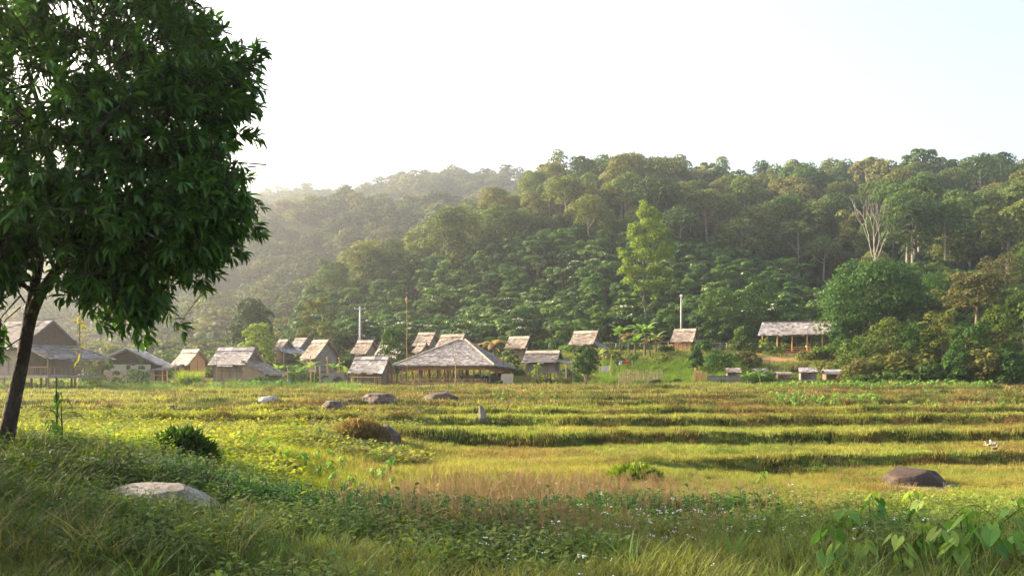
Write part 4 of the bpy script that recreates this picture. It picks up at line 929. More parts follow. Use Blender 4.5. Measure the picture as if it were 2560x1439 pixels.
def coop(px0, px1, yt, ybase, Y, label, roof='thatch', curved=False, wall='grey_wood', openf=True):
    q = P((px0+px1)/2, ybase, Y); g = Hs(q.x, q.y); w_ = (px1-px0)*Y/F/2; h = max(.9, P(0, yt, Y).z-g); root = empty('animal_pen', (q.x, q.y, g), -R(random.uniform(4, 14)), label, 'animal pen', 'small animal pens in the grass')
    d = w_*.8; fz = h*.35; m = MB()
    if curved:
        pts = [(math.cos(a)*d*1.25, h*.72+math.sin(a)*h*.28) for a in np.linspace(math.pi, 0, 7)]
        for (y0, z0), (y1, z1) in zip(pts[:-1], pts[1:]): m.hexa([(-w_-.15, y0, z0-.04), (w_+.15, y0, z0-.04), (w_+.15, y1, z1-.04), (-w_-.15, y1, z1-.04)], [(-w_-.15, y0, z0), (w_+.15, y0, z0), (w_+.15, y1, z1), (-w_-.15, y1, z1)], .5)
    else: shingle_slope(m, (-w_-.1, d*.3, h), (w_+.1, d*.3, h), (w_+.15, -d-.25, h*.76), (-w_-.15, -d-.25, h*.76), .2, .3, .05, .1, .02, int(px0)); shingle_slope(m, (w_+.1, d*.3+.02, h), (-w_-.1, d*.3+.02, h), (-w_-.1, d+.2, h*.72), (w_+.1, d+.2, h*.72), .3, .3, .05, .1, .02, int(px0)+1)
    m.build('roof', M[roof], root)
    for sx in (-1, 1):
        for y in (-d+.05, d-.05): m = MB(); m.tube([(sx*(w_-.06), y, -.2), (sx*(w_-.06), y, h*.74)], .05, 5); m.build('post', M[wall], root)
    m = MB(); m.box(-w_, w_, -d, d, fz-.06, fz); m.build('floor', M[wall], root)
    m = MB(); m.box(-w_, w_, d-.04, d, fz+.003, h*.7); m.box(-w_, -w_+.04, -d+.1, d-.05, fz+.003, h*.68); m.box(w_*.35, w_, -d, -d+.03, fz+.003, h*.7)
    for k in range(5): x = -w_+.15+k*w_*.28; m.box(x, x+.04, -d, -d+.03, fz+.003, h*.5)
    m.build('slats', M[wall], root)
coop(1817, 1848, 919, 956, 93, 'square dark wooden pen with a flat roof at the right end of the plank fence', 'thatch_brown', wall='wood')
coop(1886, 1914, 921, 950, 99, 'mossy grey pen half sunk in grass, second from the plank fence', 'thatch')
coop(1942, 1974, 929, 952, 97, 'low brown-roofed pen with an open slatted front left of the tallest pen', 'thatch_brown', True, 'wood')
coop(2000, 2038, 918, 958, 92, 'tallest pen, with grey ragged thatch and a plank door, near the shrubby bank', 'thatch')
coop(2061, 2100, 923, 948, 95, 'pen with a curved pale sheet roof nearest the shrubby bank', 'thatch', True, 'wood')

# washing line, striped cloth
q = P(1532, 903, 100); wl = empty('washing_line', q, 0, 'washing line cord tied to a thin pole above the long grass', 'washing line'); m = MB(); m.tube([(-.2, 0, .05), (1.0, 0, -.02), (2.2, 0, .1)], .012, 4); m.build('cord', M['pipe'], wl); m = MB(); m.tube([(2.2, 0, -1.9), (2.2, 0, .15)], .03, 5); m.build('pole', M['bamboo'], wl)
def garment(px, py, Y, w_, h_, mat, label, name='shirt'):
    q = P(px, py, Y); m = MB(); n = 8; f0 = []
    for yy in (0, .05):
        for k in range(n): 
            x0, x1 = -w_/2+w_*k/n, -w_/2+w_*(k+1)/n; z = lambda x: -h_*(1-.25*abs(math.sin(x*9))); wv = lambda x: .05*math.sin(x*25)
            m.face([(x0, yy+wv(x0), 0), (x1, yy+wv(x1), 0), (x1*.85, yy+wv(x1)*1.6, z(x1)), (x0*.85, yy+wv(x0)*1.6, z(x0))])
    m.face([(-w_/2-.12, .02, -.02), (-w_/2, .02, 0), (-w_/2, .03, -.2), (-w_/2-.16, .02, -.22)]); m.face([(w_/2+.12, .02, -.02), (w_/2, .02, 0), (w_/2, .03, -.2), (w_/2+.16, .02, -.22)])
    o = m.build(name, M[mat]); o.location = q; tag(o, label, 'clothing')
garment(1543, 902, 100.05, .35, .55, 'cloth_black', 'black garment hanging on the washing line left of the white one'); garment(1551, 902, 100.1, .36, .5, 'cloth_white', 'white garment hanging in the middle of the washing line')
garment(1558, 902, 100.1, .25, .35, 'cloth_black', 'small black garment between the white and the red ones', 'trousers'); garment(1564, 901, 100.1, .4, .4, 'cloth_red', 'bright red garment at the right end of the washing line')
q = P(1512, 915, 92); cl = empty('striped_cloth', q, R(-4), 'pink and white striped cloth hung out in the grass beside the leafy tree', 'cloth')
mw, mr = MB(), MB()
for k in range(12): (mw if k % 2 else mr).hexa([(-.42+k*.07, .02*math.sin(k), -.55), (-.35+k*.07, .02*math.sin(k+1), -.55), (-.35+k*.07, .02*math.sin(k+1)+.01, -.55), (-.42+k*.07, .02*math.sin(k)+.01, -.55)], [(-.42+k*.07, 0, 0), (-.35+k*.07, 0, 0), (-.35+k*.07, .01, 0), (-.42+k*.07, .01, 0)])
mw.build('white_stripes', M['cloth_white'], cl); mr.build('pink_stripes', M['plaster'], cl); m = MB(); m.tube([(-.6, .05, -1.0), (-.5, .05, .03), (.5, .05, .03), (.6, .05, -1.0)], .025, 4); m.build('pole', M['bamboo'], cl)
# barrels by the cottage
for px, lb in ((702, 'grey water barrel nearer the cottage side room'), (722, 'grey-blue water barrel right of the other barrel')):
    q = onG(px, 958, 87); m = MB(); m.tube([(0, 0, 0), (0, 0, .1), (0, 0, .5), (0, 0, .75)], [.22, .24, .24, .21], 12); o = m.build('barrel', M['concrete' if px < 710 else 'net'], None, True); o.location = q; tag(o, lb, 'barrel')
# felled log
q = onG(722, 962, 85); m = MB(); m.tube([(-.9, 0, .05), (0, .05, .09), (1.3, .2, .12)], [.07, .08, .06], 7); o = m.build('log', M['bamboo']); o.location = q; tag(o, 'pale log lying in the grass before the banana garden', 'log')
# old tree stump in the terraces
q = G(1205, 1048); m = MB(); m.tube([(0, 0, -.1), (.02, 0, .2), (-.03, 0, .42), (-.06, 0, .60)], [.24, .17, .13, .07], 9); m.tube([(.03, 0, .2), (.15, -.02, .38)], [.07, .03], 6); o = m.build('tree_stump', M['grey_wood']); o.location = q; tag(o, 'broken grey tree stump on a terrace edge below the pavilion', 'stump')

# ------------------------------------------------------------------ the big broadleaf tree at the left
YT = 12.5
def PT(px, py, dy=0): return P(px, py, YT)+Vector((0, dy, 0))
b0 = PT(10, 1150); b0.z = Hs(b0.x, b0.y)-.1
tree = empty('broadleaf_tree', b0, 0, 'large dark leafy tree with a leaning mottled trunk filling the left foreground', 'tree')
loc = lambda v: Vector(v)-b0
mb = MB(); pts = [b0, PT(10, 1120), PT(22, 1060), PT(37, 990), PT(50, 930), PT(60, 880), PT(68, 830), PT(76, 785)]
mb.tube([loc(p)+Vector((0, 0, 0)) for p in pts], [.17, .12, .105, .096, .09, .086, .086, .095], 14)
trunk = mb.build('trunk', M['dark_bark'], tree, True)
limbs = [([PT(76, 790), PT(110, 735, -.1), PT(160, 665, -.1), PT(205, 600, 0), PT(260, 500, .2), PT(300, 350, .3), PT(330, 200, .2), PT(350, 0, 0), PT(355, -150, 0)], [.088, .08, .072, .065, .056, .048, .036, .025, .012]),
         ([PT(74, 790), PT(70, 700, .2), PT(66, 620, .4), PT(85, 500, .6), PT(60, 300, .6), PT(10, 80, .4), PT(-60, -100, .3)], [.08, .068, .06, .05, .04, .03, .015])]
for a in (([(205, 600, 0), (330, 585, -.3), (450, 590, -.5), (580, 545, -.6)], .045), ([(160, 665, -.1), (260, 690, -.3), (340, 745, -.4)], .035), ([(260, 500, .2), (400, 450, .5), (560, 420, .7)], .045),
          ([(300, 350, .3), (440, 260, .1), (590, 180, -.2)], .045), ([(330, 200, .2), (450, 100, .3), (540, 20, .3)], .035), ([(66, 620, .4), (-60, 560, .2), (-200, 520, 0)], .05), ([(85, 500, .6), (180, 420, 1.1), (240, 330, 1.4)], .04),
          ([(260, 500, .2), (300, 430, -.8), (330, 330, -1.4)], .04), ([(60, 300, .6), (-60, 200, .2), (-200, 120, 0)], .05), ([(110, 735, -.1), (40, 690, -.5), (-40, 700, -.8)], .035), ([(230, 550, .1), (380, 640, .6), (520, 650, .9)], .035), ([(300, 690, -.3), (380, 720, -.2), (420, 735, -.1)], .02)):
    p = [PT(*q) for q in a[0]]; limbs.append((p, [a[1]*(1-.75*i/(len(p)-1)) for i in range(len(p))]))
for p, r_ in limbs:
    mb = MB(); mb.tube([loc(q) for q in p], r_, 8); mb.build('branch', M['dark_bark'], tree, True)
# crown volume: ellipsoids (photo px centre, radii px, depth offset m, depth radius m)
EL = [(330, 60, 285, 190, 0, 2.3, 5), (470, 120, 165, 140, .2, 1.6, 3), (540, 250, 110, 120, -.1, 1.3, 2.2), (430, 320, 200, 190, 0, 1.9, 4), (530, 400, 85, 90, .1, 1.1, 1.6), (130, 220, 300, 240, 0, 2.3, 6), (575, 545, 82, 70, -.6, .8, 1.7),
      (480, 570, 140, 80, -.3, 1.2, 2.6), (390, 620, 160, 80, 0, 1.2, 2.6), (240, 540, 190, 100, 0, 1.5, 3), (330, 730, 110, 70, -.35, .5, 1.6), (385, 765, 45, 45, -.3, .3, .5), (60, 500, 140, 90, -1.0, 1.0, 1.3), (100, 600, 150, 60, -.6, 1.0, 1.1), (10, 690, 70, 80, -.6, .8, 1.4), (60, 640, 80, 60, -.7, .6, 1.0), (10, 790, 38, 60, -.5, .5, .35),
      (300, -150, 350, 150, 0, 2.0, 2.5), (-180, 100, 250, 330, 0, 2, 3), (-160, 480, 220, 160, 0, 1.6, 1.2), (615, 200, 50, 70, 0, .5, .6), (625, 550, 55, 60, -.5, .5, 1.3), (600, 610, 60, 40, -.4, .5, .8), (560, 640, 60, 40, -.3, .5, .6), (590, 340, 35, 60, 0, .4, .3), (330, 400, 180, 120, -1.0, 1.0, 1.8), (620, 480, 30, 25, -.5, .3, .2)]
ntw = 3400; NB = 540; E = np.array(EL); wgt = E[:, 6]/E[:, 6].sum(); kk0 = rng.choice(len(E), NB, p=wgt); bi = rng.integers(0, NB, ntw); kk = kk0[bi]
dd0 = unit(rng.normal(size=(NB, 3))); rr0 = rng.uniform(.2, 1.0, NB)**.5; dd = dd0[bi]; rr = rr0[bi]
px_ = E[kk, 0]+dd[:, 0]*rr*E[kk, 2]; pz_ = E[kk, 1]-dd[:, 2]*rr*E[kk, 3]; yy = YT+E[kk, 4]+dd[:, 1]*rr*E[kk, 5]
sg = rng.uniform(20, 48, NB)[bi]; px_ = px_+rng.normal(size=ntw)*sg*.8-14-.085*np.clip(px_-300, 0, 400); pz_ = pz_+rng.normal(size=ntw)*sg*.8; yy = yy+rng.normal(size=ntw)*sg/178
hole = ((np.abs(px_-90) < 150) & (np.abs(pz_-415) < 22) & (rng.random(ntw) < .85)) | ((((px_-350)/75)**2+((pz_-150)/75)**2 < 1) & (rng.random(ntw) < .8)) | ((((px_-480)/60)**2+((pz_-245)/40)**2 < 1) & (rng.random(ntw) < .7)) | ((((px_-330)/70)**2+((pz_-490)/22)**2 < 1) & (rng.random(ntw) < .8)) | ((((px_-560)/40)**2+((pz_-290)/30)**2 < 1) & (rng.random(ntw) < .6))
px_, pz_, yy, dd = px_[~hole], pz_[~hole], yy[~hole], dd[~hole]
ctr_ = np.stack([(px_-1280)/F*YT, yy, (HY-pz_)/F*YT], 1); nt_ = len(ctr_)
crown_c = np.array(PT(230, 330)); od = unit(ctr_-crown_c); axis = unit(dd*.5+od*.8+rng.normal(size=(nt_, 3))*.35+np.array([0, 0, -.10]))
LM, LT, LV = [], [], []
for j in range(15):
    ph = j*2.4+rng.uniform(0, 6.28, nt_); e1 = unit(np.cross(axis, np.array([.1, .2, 1.0]))); e2 = np.cross(axis, e1)
    spread = rng.uniform(.55, 1.15, nt_); back = rng.uniform(0, .22, nt_)
    dirv = unit(axis*np.cos(spread)[:, None]+(e1*np.cos(ph)[:, None]+e2*np.sin(ph)[:, None])*np.sin(spread)[:, None]+np.array([0, 0, -.35])*rng.uniform(-.4, 1.5, nt_)[:, None])
    side = unit(np.cross(dirv, np.array([0, 0, 1.0])+rng.normal(size=(nt_, 3))*.35)); nn = np.cross(side, dirv)
    ln = rng.uniform(.13, .24, nt_); wd = ln*rng.uniform(.22, .31, nt_)
    LM.append(np.stack([side*wd[:, None], dirv*ln[:, None], nn*ln[:, None]], axis=2)); LT.append(ctr_-axis*back[:, None]); LV.append(np.clip(rng.normal(.45, .2, nt_)+.0, 0, 1))
me = merge('crown', LEAF[0], LEAF[1], np.concatenate(LM), np.concatenate(LT)-np.array(b0), np.concatenate(LV)); link_mesh('crown', me, M['big_leaf'], tree)
mb = MB()                                   # twigs carrying the leaf clusters
for i in range(0, nt_, 2):
    a = Vector(ctr_[i]); ax_ = Vector(axis[i]); mb.tube([loc(a-ax_*.75+Vector((0, 0, -.12))), loc(a-ax_*.3), loc(a)], [.012, .008, .004], 4, False)
mb.build('twigs', M['dark_bark'], tree)
# young bamboo sprays behind the trunk
def spray(name, label, pts, n, ln, mat, cat, wd=.13, drop=.5, stem='bamboo'):
    o = empty(name, pts[0], 0, label, cat); p0 = Vector(pts[0]); m = MB(); m.tube([Vector(p)-p0 for p in pts], [.012*(1-.6*i/(len(pts)-1)) for i in range(len(pts))], 5); m.build('stem', M[stem], o)
    P_ = np.array([list(Vector(p)-p0) for p in pts]); seg = rng.integers(0, len(P_)-1, n); t = rng.random(n)[:, None]; c = P_[seg]*(1-t)+P_[seg+1]*t+rng.normal(size=(n, 3))*.05
    d = unit(rng.normal(size=(n, 3))*np.array([1, 1, .5])+np.array([0, 0, -drop])); s_ = unit(np.cross(d, rng.normal(size=(n, 3)))); l_ = ln*rng.uniform(.7, 1.3, n)
    me = merge('leaves', LEAF[0], LEAF[1], np.stack([s_*(l_*wd)[:, None], d*l_[:, None], np.cross(s_, d)*l_[:, None]], 2), c, rng.random(n)); link_mesh('leaves', me, M[mat], o)
spray('hanging_bamboo', 'yellow-green bamboo spray dangling under the big tree right of its trunk', [PT(215, 690, 1.2), PT(205, 720, 1.2), PT(212, 760, 1.2), PT(205, 800, 1.2), PT(200, 835, 1.2)], 34, .09, 'yellow_leaf', 'bamboo')
spray('hanging_bamboo', 'bamboo stem with long drooping yellow leaves hanging before the big stilt house roof', [PT(125, 770, 1), PT(112, 800, 1), PT(113, 850, 1), PT(118, 890, 1)], 26, .14, 'yellow_leaf', 'bamboo')
spray('hanging_bamboo', 'thin twig with a few leaves hanging below the right end of the big tree crown', [PT(495, 690, .5), PT(470, 730, .5), PT(440, 770, .5), PT(405, 825, .5)], 26, .08, 'light_leaf', 'bamboo')
spray('hanging_bamboo', 'dense yellow-lit bamboo foliage behind the fork of the big tree trunk', [PT(5, 780, 3), PT(40, 720, 3), PT(100, 660, 3), PT(170, 620, 3), PT(200, 640, 3)], 260, .15, 'light_leaf', 'bamboo')
spray('hanging_bamboo', 'leafy twigs hanging close left of the big tree trunk above the grass', [PT(0, 700, -.5), PT(20, 760, -.5), PT(12, 830, -.5), PT(30, 880, -.5)], 120, .19, 'mid_leaf', 'bamboo')

# trees outside the left edge of the picture that shade the near grass
for x, y, s in ((-15.5, 6.5, .62), (-19, 11.5, .80), (-13, 2.5, .52), (-26, 14, .9), (-24, 6, .9), (-17, -2, .7)):
    c = copy_tree(forest_roots[0] if 0 in forest_roots else list(forest_roots.values())[0]); c.location = (x, y, Hs(x, y)-.2); c.scale = (s, s, s); c.rotation_euler.z = x; c.name = 'shade_tree'
    c['label'] = 'tree standing out of view left of the foreground, shading the near grass'; c['group'] = 'shade trees left of the field'

# ------------------------------------------------------------------ single trees and shrubs in the village
def village_tree(name, label, px, ytop, ybase, Y, wpx, mat, lobes=22, n=2600, size=.26, trunk=.35, rtrunk=.12, bark='bark', shape='dome', flat=.8, cat='tree', group=None, stems=1, custom=None):
    q = P(px, ybase, Y); g = Hs(q.x, q.y); h = P(px, ytop, Y).z-g; R_ = wpx/2*Y/F; root = empty(name, (q.x, q.y, g-.05), random.uniform(0, 6.28), label, cat, group); z0 = h*trunk; lob = []
    for i in range(lobes):
        t = (i+.5)/lobes; z = z0+(h-z0)*t*.92; a = i*2.4+random.uniform(-.4, .4)
        if shape == 'dome': pr = math.sqrt(max(.05, 1-((z-z0-(h-z0)*.35)/((h-z0)*.68))**2))
        elif shape == 'cone': pr = (1-.85*t)*(1 if t > .12 else .7)
        elif shape == 'column': pr = .55+.45*math.sin(math.pi*min(1, t*1.1))
        else: pr = 1-.25*t
        r = R_*random.uniform(.26, .42)*(1-.3*t if shape == 'cone' else 1); rad_ = max(0, (R_*pr-r*.7))*random.uniform(.55, 1.05)
        lob.append((math.cos(a)*rad_, math.sin(a)*rad_, z, r))
    if custom:
        root.rotation_euler.z = 0; lob = []
        for (cx, cy2_, rp) in custom:
            for j in range(3 if rp > 12 else 2): rw = rp*1.1*Y/F; lob.append(((cx-px)*Y/F+random.uniform(-.3, .3)*rw, random.uniform(-1, 1)*rw*1.2, (HY-cy2_)*Y/F-g+random.uniform(-.3, .3)*rw, rw*random.uniform(.7, 1)))
    me = leaf_cloud('crown', lob, n, size, flat, jit=.9 if custom else .55, shell=(.35, 1.12) if custom else (.78, 1.06)); link_mesh('crown', me, M[mat], root)
    if trunk > .02:
        for s_ in range(stems):
            tm = MB(); ax = random.uniform(-.15, .15)*R_+(s_-(stems-1)/2)*.25; tm.tube([((s_-(stems-1)/2)*.1, 0, -.2), (ax*.4, 0, z0*.6), (ax, 0, z0), (ax*1.5, 0, h*.75)], [rtrunk*1.2, rtrunk, rtrunk*.85, rtrunk*.3], 7)
            for b in range(6):
                l = random.choice(lob); tm.tube([(ax*.8, 0, z0*random.uniform(.7, 1.3)), (l[0]*.5+ax*.5, l[1]*.5, (z0+l[2])/2), l[:3]], [rtrunk*.5, rtrunk*.35, rtrunk*.12], 5)
            tm.build('trunk', M[bark], root, True)
    return root
village_tree('round_tree', 'dense dark rounded tree standing hazily behind the left huts', 628, 745, 890, 118, 128, 'dark_leaf', 34, 5200, .30, .08, .25)
village_tree('round_tree', 'light yellowish green rounded tree in front of the dark round one', 647, 806, 905, 104, 96, 'light_leaf', 26, 3200, .24, .1, .15)
village_tree('small_tree', 'bright leafy small tree beside the thin bamboo mast, left of the pavilion roof', 985, 812, 935, 93, 96, 'mid_leaf', 24, 2200, .22, .22, .09, shape='column')
village_tree('small_tree', 'branching small tree in front of the hut left of the bananas', 1464, 866, 966, 86, 84, 'mid_leaf', 20, 1900, .19, .33, .07, stems=3)
village_tree('small_tree', 'low bushy tree below the hut beside the dry banana stalks', 1275, 872, 935, 96, 50, 'mid_leaf', 12, 900, .2, .2, .06)
village_tree('small_tree', 'small leafy tree between two huts right of the pavilion peak', 1345, 850, 895, 108, 62, 'mid_leaf', 14, 1100, .24, .1, .08)
village_tree('small_tree', 'slender tree with a pale trunk right of the orange-walled hut', 1740, 868, 962, 93, 46, 'mid_leaf', 14, 900, .2, .5, .06)
village_tree('small_tree', 'thin young yellow-green tree in front of the dark stilt house', 1344, 903, 965, 85, 34, 'light_leaf', 10, 380, .16, .2, .03)
village_tree('small_tree', 'sapling with large pale leaves at the left end of the long open shelter', 1912, 845, 893, 115, 36, 'light_leaf', 9, 420, .24, .15, .04)
village_tree('small_tree', 'sapling before the middle posts of the long open shelter', 1948, 866, 902, 110, 28, 'light_leaf', 8, 300, .22, .15, .04)
# tall pale tree
q = P(1616, 800, 135)
village_tree('tall_tree', 'tall slender light green tree towering over the slope right of centre', 1618, 495, 812, 136, 132, 'light_leaf', 46, 14000, .25, .30, .20, 'bark', 'cone', 1.0, custom=[(1608, 505, 9), (1612, 520, 13), (1605, 540, 15), (1632, 532, 14), (1645, 545, 12), (1622, 565, 20), (1590, 570, 16), (1578, 590, 12), (1655, 570, 17), (1668, 585, 14), (1640, 600, 24), (1600, 610, 22), (1575, 565, 8), (1672, 615, 16), (1655, 640, 24), (1610, 645, 24), (1552, 625, 10), (1560, 640, 13), (1572, 650, 14), (1685, 650, 9), (1640, 680, 22), (1590, 680, 20), (1564, 675, 14), (1670, 685, 18), (1610, 715, 20), (1645, 718, 18), (1572, 708, 14), (1668, 715, 12), (1585, 735, 9), (1640, 745, 12), (1600, 760, 7), (1622, 770, 7)])
village_tree('big_tree', 'very large spreading dark green tree overhanging the right end of the long shelter', 2185, 668, 905, 110, 290, 'mid_leaf', 60, 12500, .30, .18, .4, 'bark', 'dome', .7)
village_tree('big_tree', 'drooping dark green branchy tree covering the right end of the shelter roof', 2112, 800, 905, 107, 96, 'mid_leaf', 22, 2600, .26, .2, .15, 'bark', 'flat', .6)
village_tree('flat_tree', 'brown-leaved tree with flat layered branches near the right edge', 2440, 680, 905, 98, 170, 'brown_leaf', 20, 2800, .26, .55, .2, 'bark', 'flat', .4)
village_tree('slope_tree', 'pale green spreading tree with a bare forked trunk on the right slope', 2365, 570, 700, 190, 150, 'bush', 22, 3000, .42, .4, .25, 'forest_bark', 'dome', .7)
village_tree('slope_tree', 'gangly light green tree at the right edge of the slope', 2530, 510, 700, 175, 90, 'light_leaf', 14, 1500, .40, .45, .2, 'forest_bark', 'column', .6)
village_tree('slope_tree', 'yellowish broad shrub tree right of the big spreading tree', 2420, 735, 905, 120, 110, 'bush', 18, 2200, .3, .1, .15)
village_tree('slope_tree', 'yellow-lit tall tree at the far right edge behind the thicket', 2535, 740, 940, 105, 120, 'bush', 22, 2800, .28, .1, .15)
village_tree('round_shrub', 'domed bamboo-like shrub left of the long open shelter', 1858, 818, 892, 112, 64, 'bush', 14, 1500, .22, .02, 0)
village_tree('bamboo_clump', 'tall feathery brownish bamboo clump on the slope right of the grey pole', 1795, 715, 860, 128, 120, 'bush', 24, 3200, .28, .05, 0, shape='column')
village_tree('bamboo_clump', 'dark tall bamboo clump between the brownish one and the open shelter', 1905, 690, 850, 132, 140, 'mid_leaf', 24, 3200, .3, .05, 0, shape='column')
village_tree('bamboo_clump', 'hazy yellow-green bamboo clump left of the first utility pole', 790, 735, 880, 122, 110, 'bush', 18, 2400, .3, .05, 0, shape='column')
village_tree('leafy_shrub', 'broad leafy shrub mound right of the slender pale-trunked tree', 1795, 880, 935, 100, 90, 'mid_leaf', 14, 1400, .2, .02, 0)
village_tree('leafy_shrub', 'yellow-green shrub beside the long shelter bank', 1880, 893, 930, 103, 60, 'bush', 10, 800, .2, .02, 0)
village_tree('leafy_shrub', 'rounded shrub heap before the mossy animal pen', 1900, 936, 972, 88, 80, 'mid_leaf', 12, 1100, .16, .02, 0)
village_tree('leafy_shrub', 'small dark haystack-like shrub in front of the tallest pen', 2020, 950, 973, 86, 26, 'brown_leaf', 8, 500, .12, .02, 0)
village_tree('leafy_shrub', 'bright green shrub right of the last animal pen', 2150, 905, 968, 88, 110, 'bush', 18, 2200, .18, .02, 0)
village_tree('leafy_shrub', 'bushy shrub in front of the veranda of the big stilt house', 262, 895, 968, 76, 70, 'bush', 12, 1300, .14, .02, 0)
village_tree('leafy_shrub', 'low leafy vine shrub before the plaster wall', 340, 925, 968, 79, 90, 'mid_leaf', 12, 1000, .14, .02, 0, flat=.6)
village_tree('leafy_shrub', 'climbing plant over the gable-fronted house', 345, 880, 950, 82.5, 40, 'mid_leaf', 8, 500, .15, .1, .03)
village_tree('leafy_shrub', 'heap of broad-leaved plants in front of the cottage', 655, 945, 985, 80, 90, 'mid_leaf', 12, 1200, .15, .02, 0, flat=.6)
village_tree('leafy_shrub', 'green shrub leaning on the mat at the pavilion corner', 1248, 950, 975, 83.5, 30, 'mid_leaf', 7, 500, .13, .02, 0)
village_tree('leafy_shrub', 'leafy weeds under the side roof of the dark stilt house', 1405, 945, 972, 86, 60, 'bush', 10, 800, .13, .02, 0)
village_tree('leafy_shrub', 'round green shrub on the terrace below the reddish boulder', 1135, 998, 1018, 60, 34, 'mid_leaf', 8, 600, .08, .02, 0)
# village shrubs: bushes between the huts, each a thing of its own
sh_protos = [bush_mesh('foliage', 520, .17, M[mm], .85, 1.0, 10) for mm in ('mid_leaf', 'bush', 'tung', 'light_leaf', 'brown_leaf')]
sh_word = ['dark green', 'olive green', 'fresh green', 'pale green', 'brownish']; sroot = {}
SL = [(716, 955, 90, 1.0, 0), (748, 957, 96, 1.4, 2), (800, 950, 96, 1.5, 0), (845, 955, 97, 1.3, 2), (862, 900, 108, 2.0, 0), (730, 905, 108, 2.0, 2), (955, 890, 110, 1.8, 2), (1010, 890, 108, 2.0, 0), (1230, 900, 104, 1.6, 1), (1250, 925, 96, 1.1, 0), (1292, 925, 100, 1.0, 0), (1420, 925, 98, 1.3, 0), (1415, 880, 112, 1.4, 2),
      (1390, 865, 118, 2.0, 2), (1530, 885, 106, 1.2, 1), (1555, 895, 103, .9, 0), (1580, 893, 104, 1.0, 0), (1655, 900, 104, 1.0, 1), (1668, 890, 110, 1.1, 0), (1655, 915, 100, .9, 1), (1640, 905, 101, .8, 2), (1760, 885, 111, 1.5, 0), (1712, 930, 98, 1.0, 2), (1690, 955, 92, .8, 0), (1750, 925, 99, 1.1, 1), (1828, 905, 104, 1.2, 0), (1845, 880, 114, 1.3, 1),
      (1870, 905, 106, 1.1, 4), (1895, 890, 111, .9, 1), (1926, 900, 109, .8, 1), (1990, 920, 101, 1.2, 4), (2030, 905, 106, 1.5, 1), (2060, 905, 106, 1.5, 2), (2095, 910, 103, 1.7, 1), (2110, 890, 110, 1.8, 4), (1862, 950, 94, .9, 2), (1920, 960, 92, 1.0, 0), (1965, 965, 90, .8, 2), (2050, 962, 90, .9, 1), (1800, 968, 88, .7, 0), (1640, 962, 90, .6, 0),
      (1375, 965, 88, .7, 0), (1320, 968, 87, .5, 2), (1500, 940, 95, .9, 1), (1440, 950, 93, 1.0, 1), (410, 958, 84, .8, 0), (520, 960, 82, .6, 1), (150, 958, 80, .8, 1), (60, 960, 78, .9, 0), (235, 955, 82, 1.2, 2), (600, 900, 104, 1.6, 1), (560, 895, 108, 1.8, 4), (500, 890, 104, 1.5, 1), (440, 885, 108, 1.6, 2), (400, 895, 100, 1.4, 1), (665, 920, 98, 1.5, 0)]
near_names = {}
def nearest_thing(x, y):
    best = sorted(((h_['root'].location.x-x)**2+(h_['root'].location.y-y)**2, nm_) for nm_, h_ in HOUSE.items())[0]
    return best[1]
HN = {'pale': 'the straw-pale house', 'cottage': 'the bamboo cottage', 'back_left': 'the dark-gabled house', 'back_small': 'the smallest far roof', 'brown_big': 'the steep brown roof', 'mid_stilt': 'the first utility pole hut', 'front_grey': 'the low silver hut', 'behind_grey': 'the half-hidden grey roof',
      'high_brown': 'the highest brown house', 'low_brown': 'the low brown gable', 'behind_pav': 'the big brown roof', 'smoke': 'the hut by dry bananas', 'stilt': 'the dark stilt house', 'banana': 'the hut left of the bananas', 'orange': 'the orange-walled hut'}
seen_l = {}
for px, py, Y, s, k in SL:
    q = onG(px, py, Y); hn = nearest_thing(q.x, q.y); hr = HOUSE[hn]['root'].location; side = ('left of ' if px < hr.x/hr.y*F+1280-12 else 'right of ') if abs(px-(hr.x/hr.y*F+1280)) > 12 else 'below '
    sz_ = 'small ' if s < 1 else ('large ' if s > 1.45 else '')
    lb = sz_+sh_word[k]+' shrub '+side+HN[hn]; 
    if px > 1780: lb = sz_+sh_word[k]+' shrub '+('on the bank below the long open shelter' if py < 925 and px > 1920 else ('beside the animal pens' if py >= 925 else 'left of the long open shelter'))
    seen_l.setdefault(lb, []).append(px); 
    if k not in sroot: c = link_mesh('village_shrub', sh_protos[k], None); sroot[k] = c
    else: c = sroot[k].copy(); COL.objects.link(c)
    tag(c, lb, 'shrub', 'shrubs growing among the village huts'); c.location = q+Vector((0, 0, -.1)); c.scale = (s*random.uniform(.8, 1.25), s, s*random.uniform(.7, 1.2)); c.rotation_euler.z = random.uniform(0, 6.28)
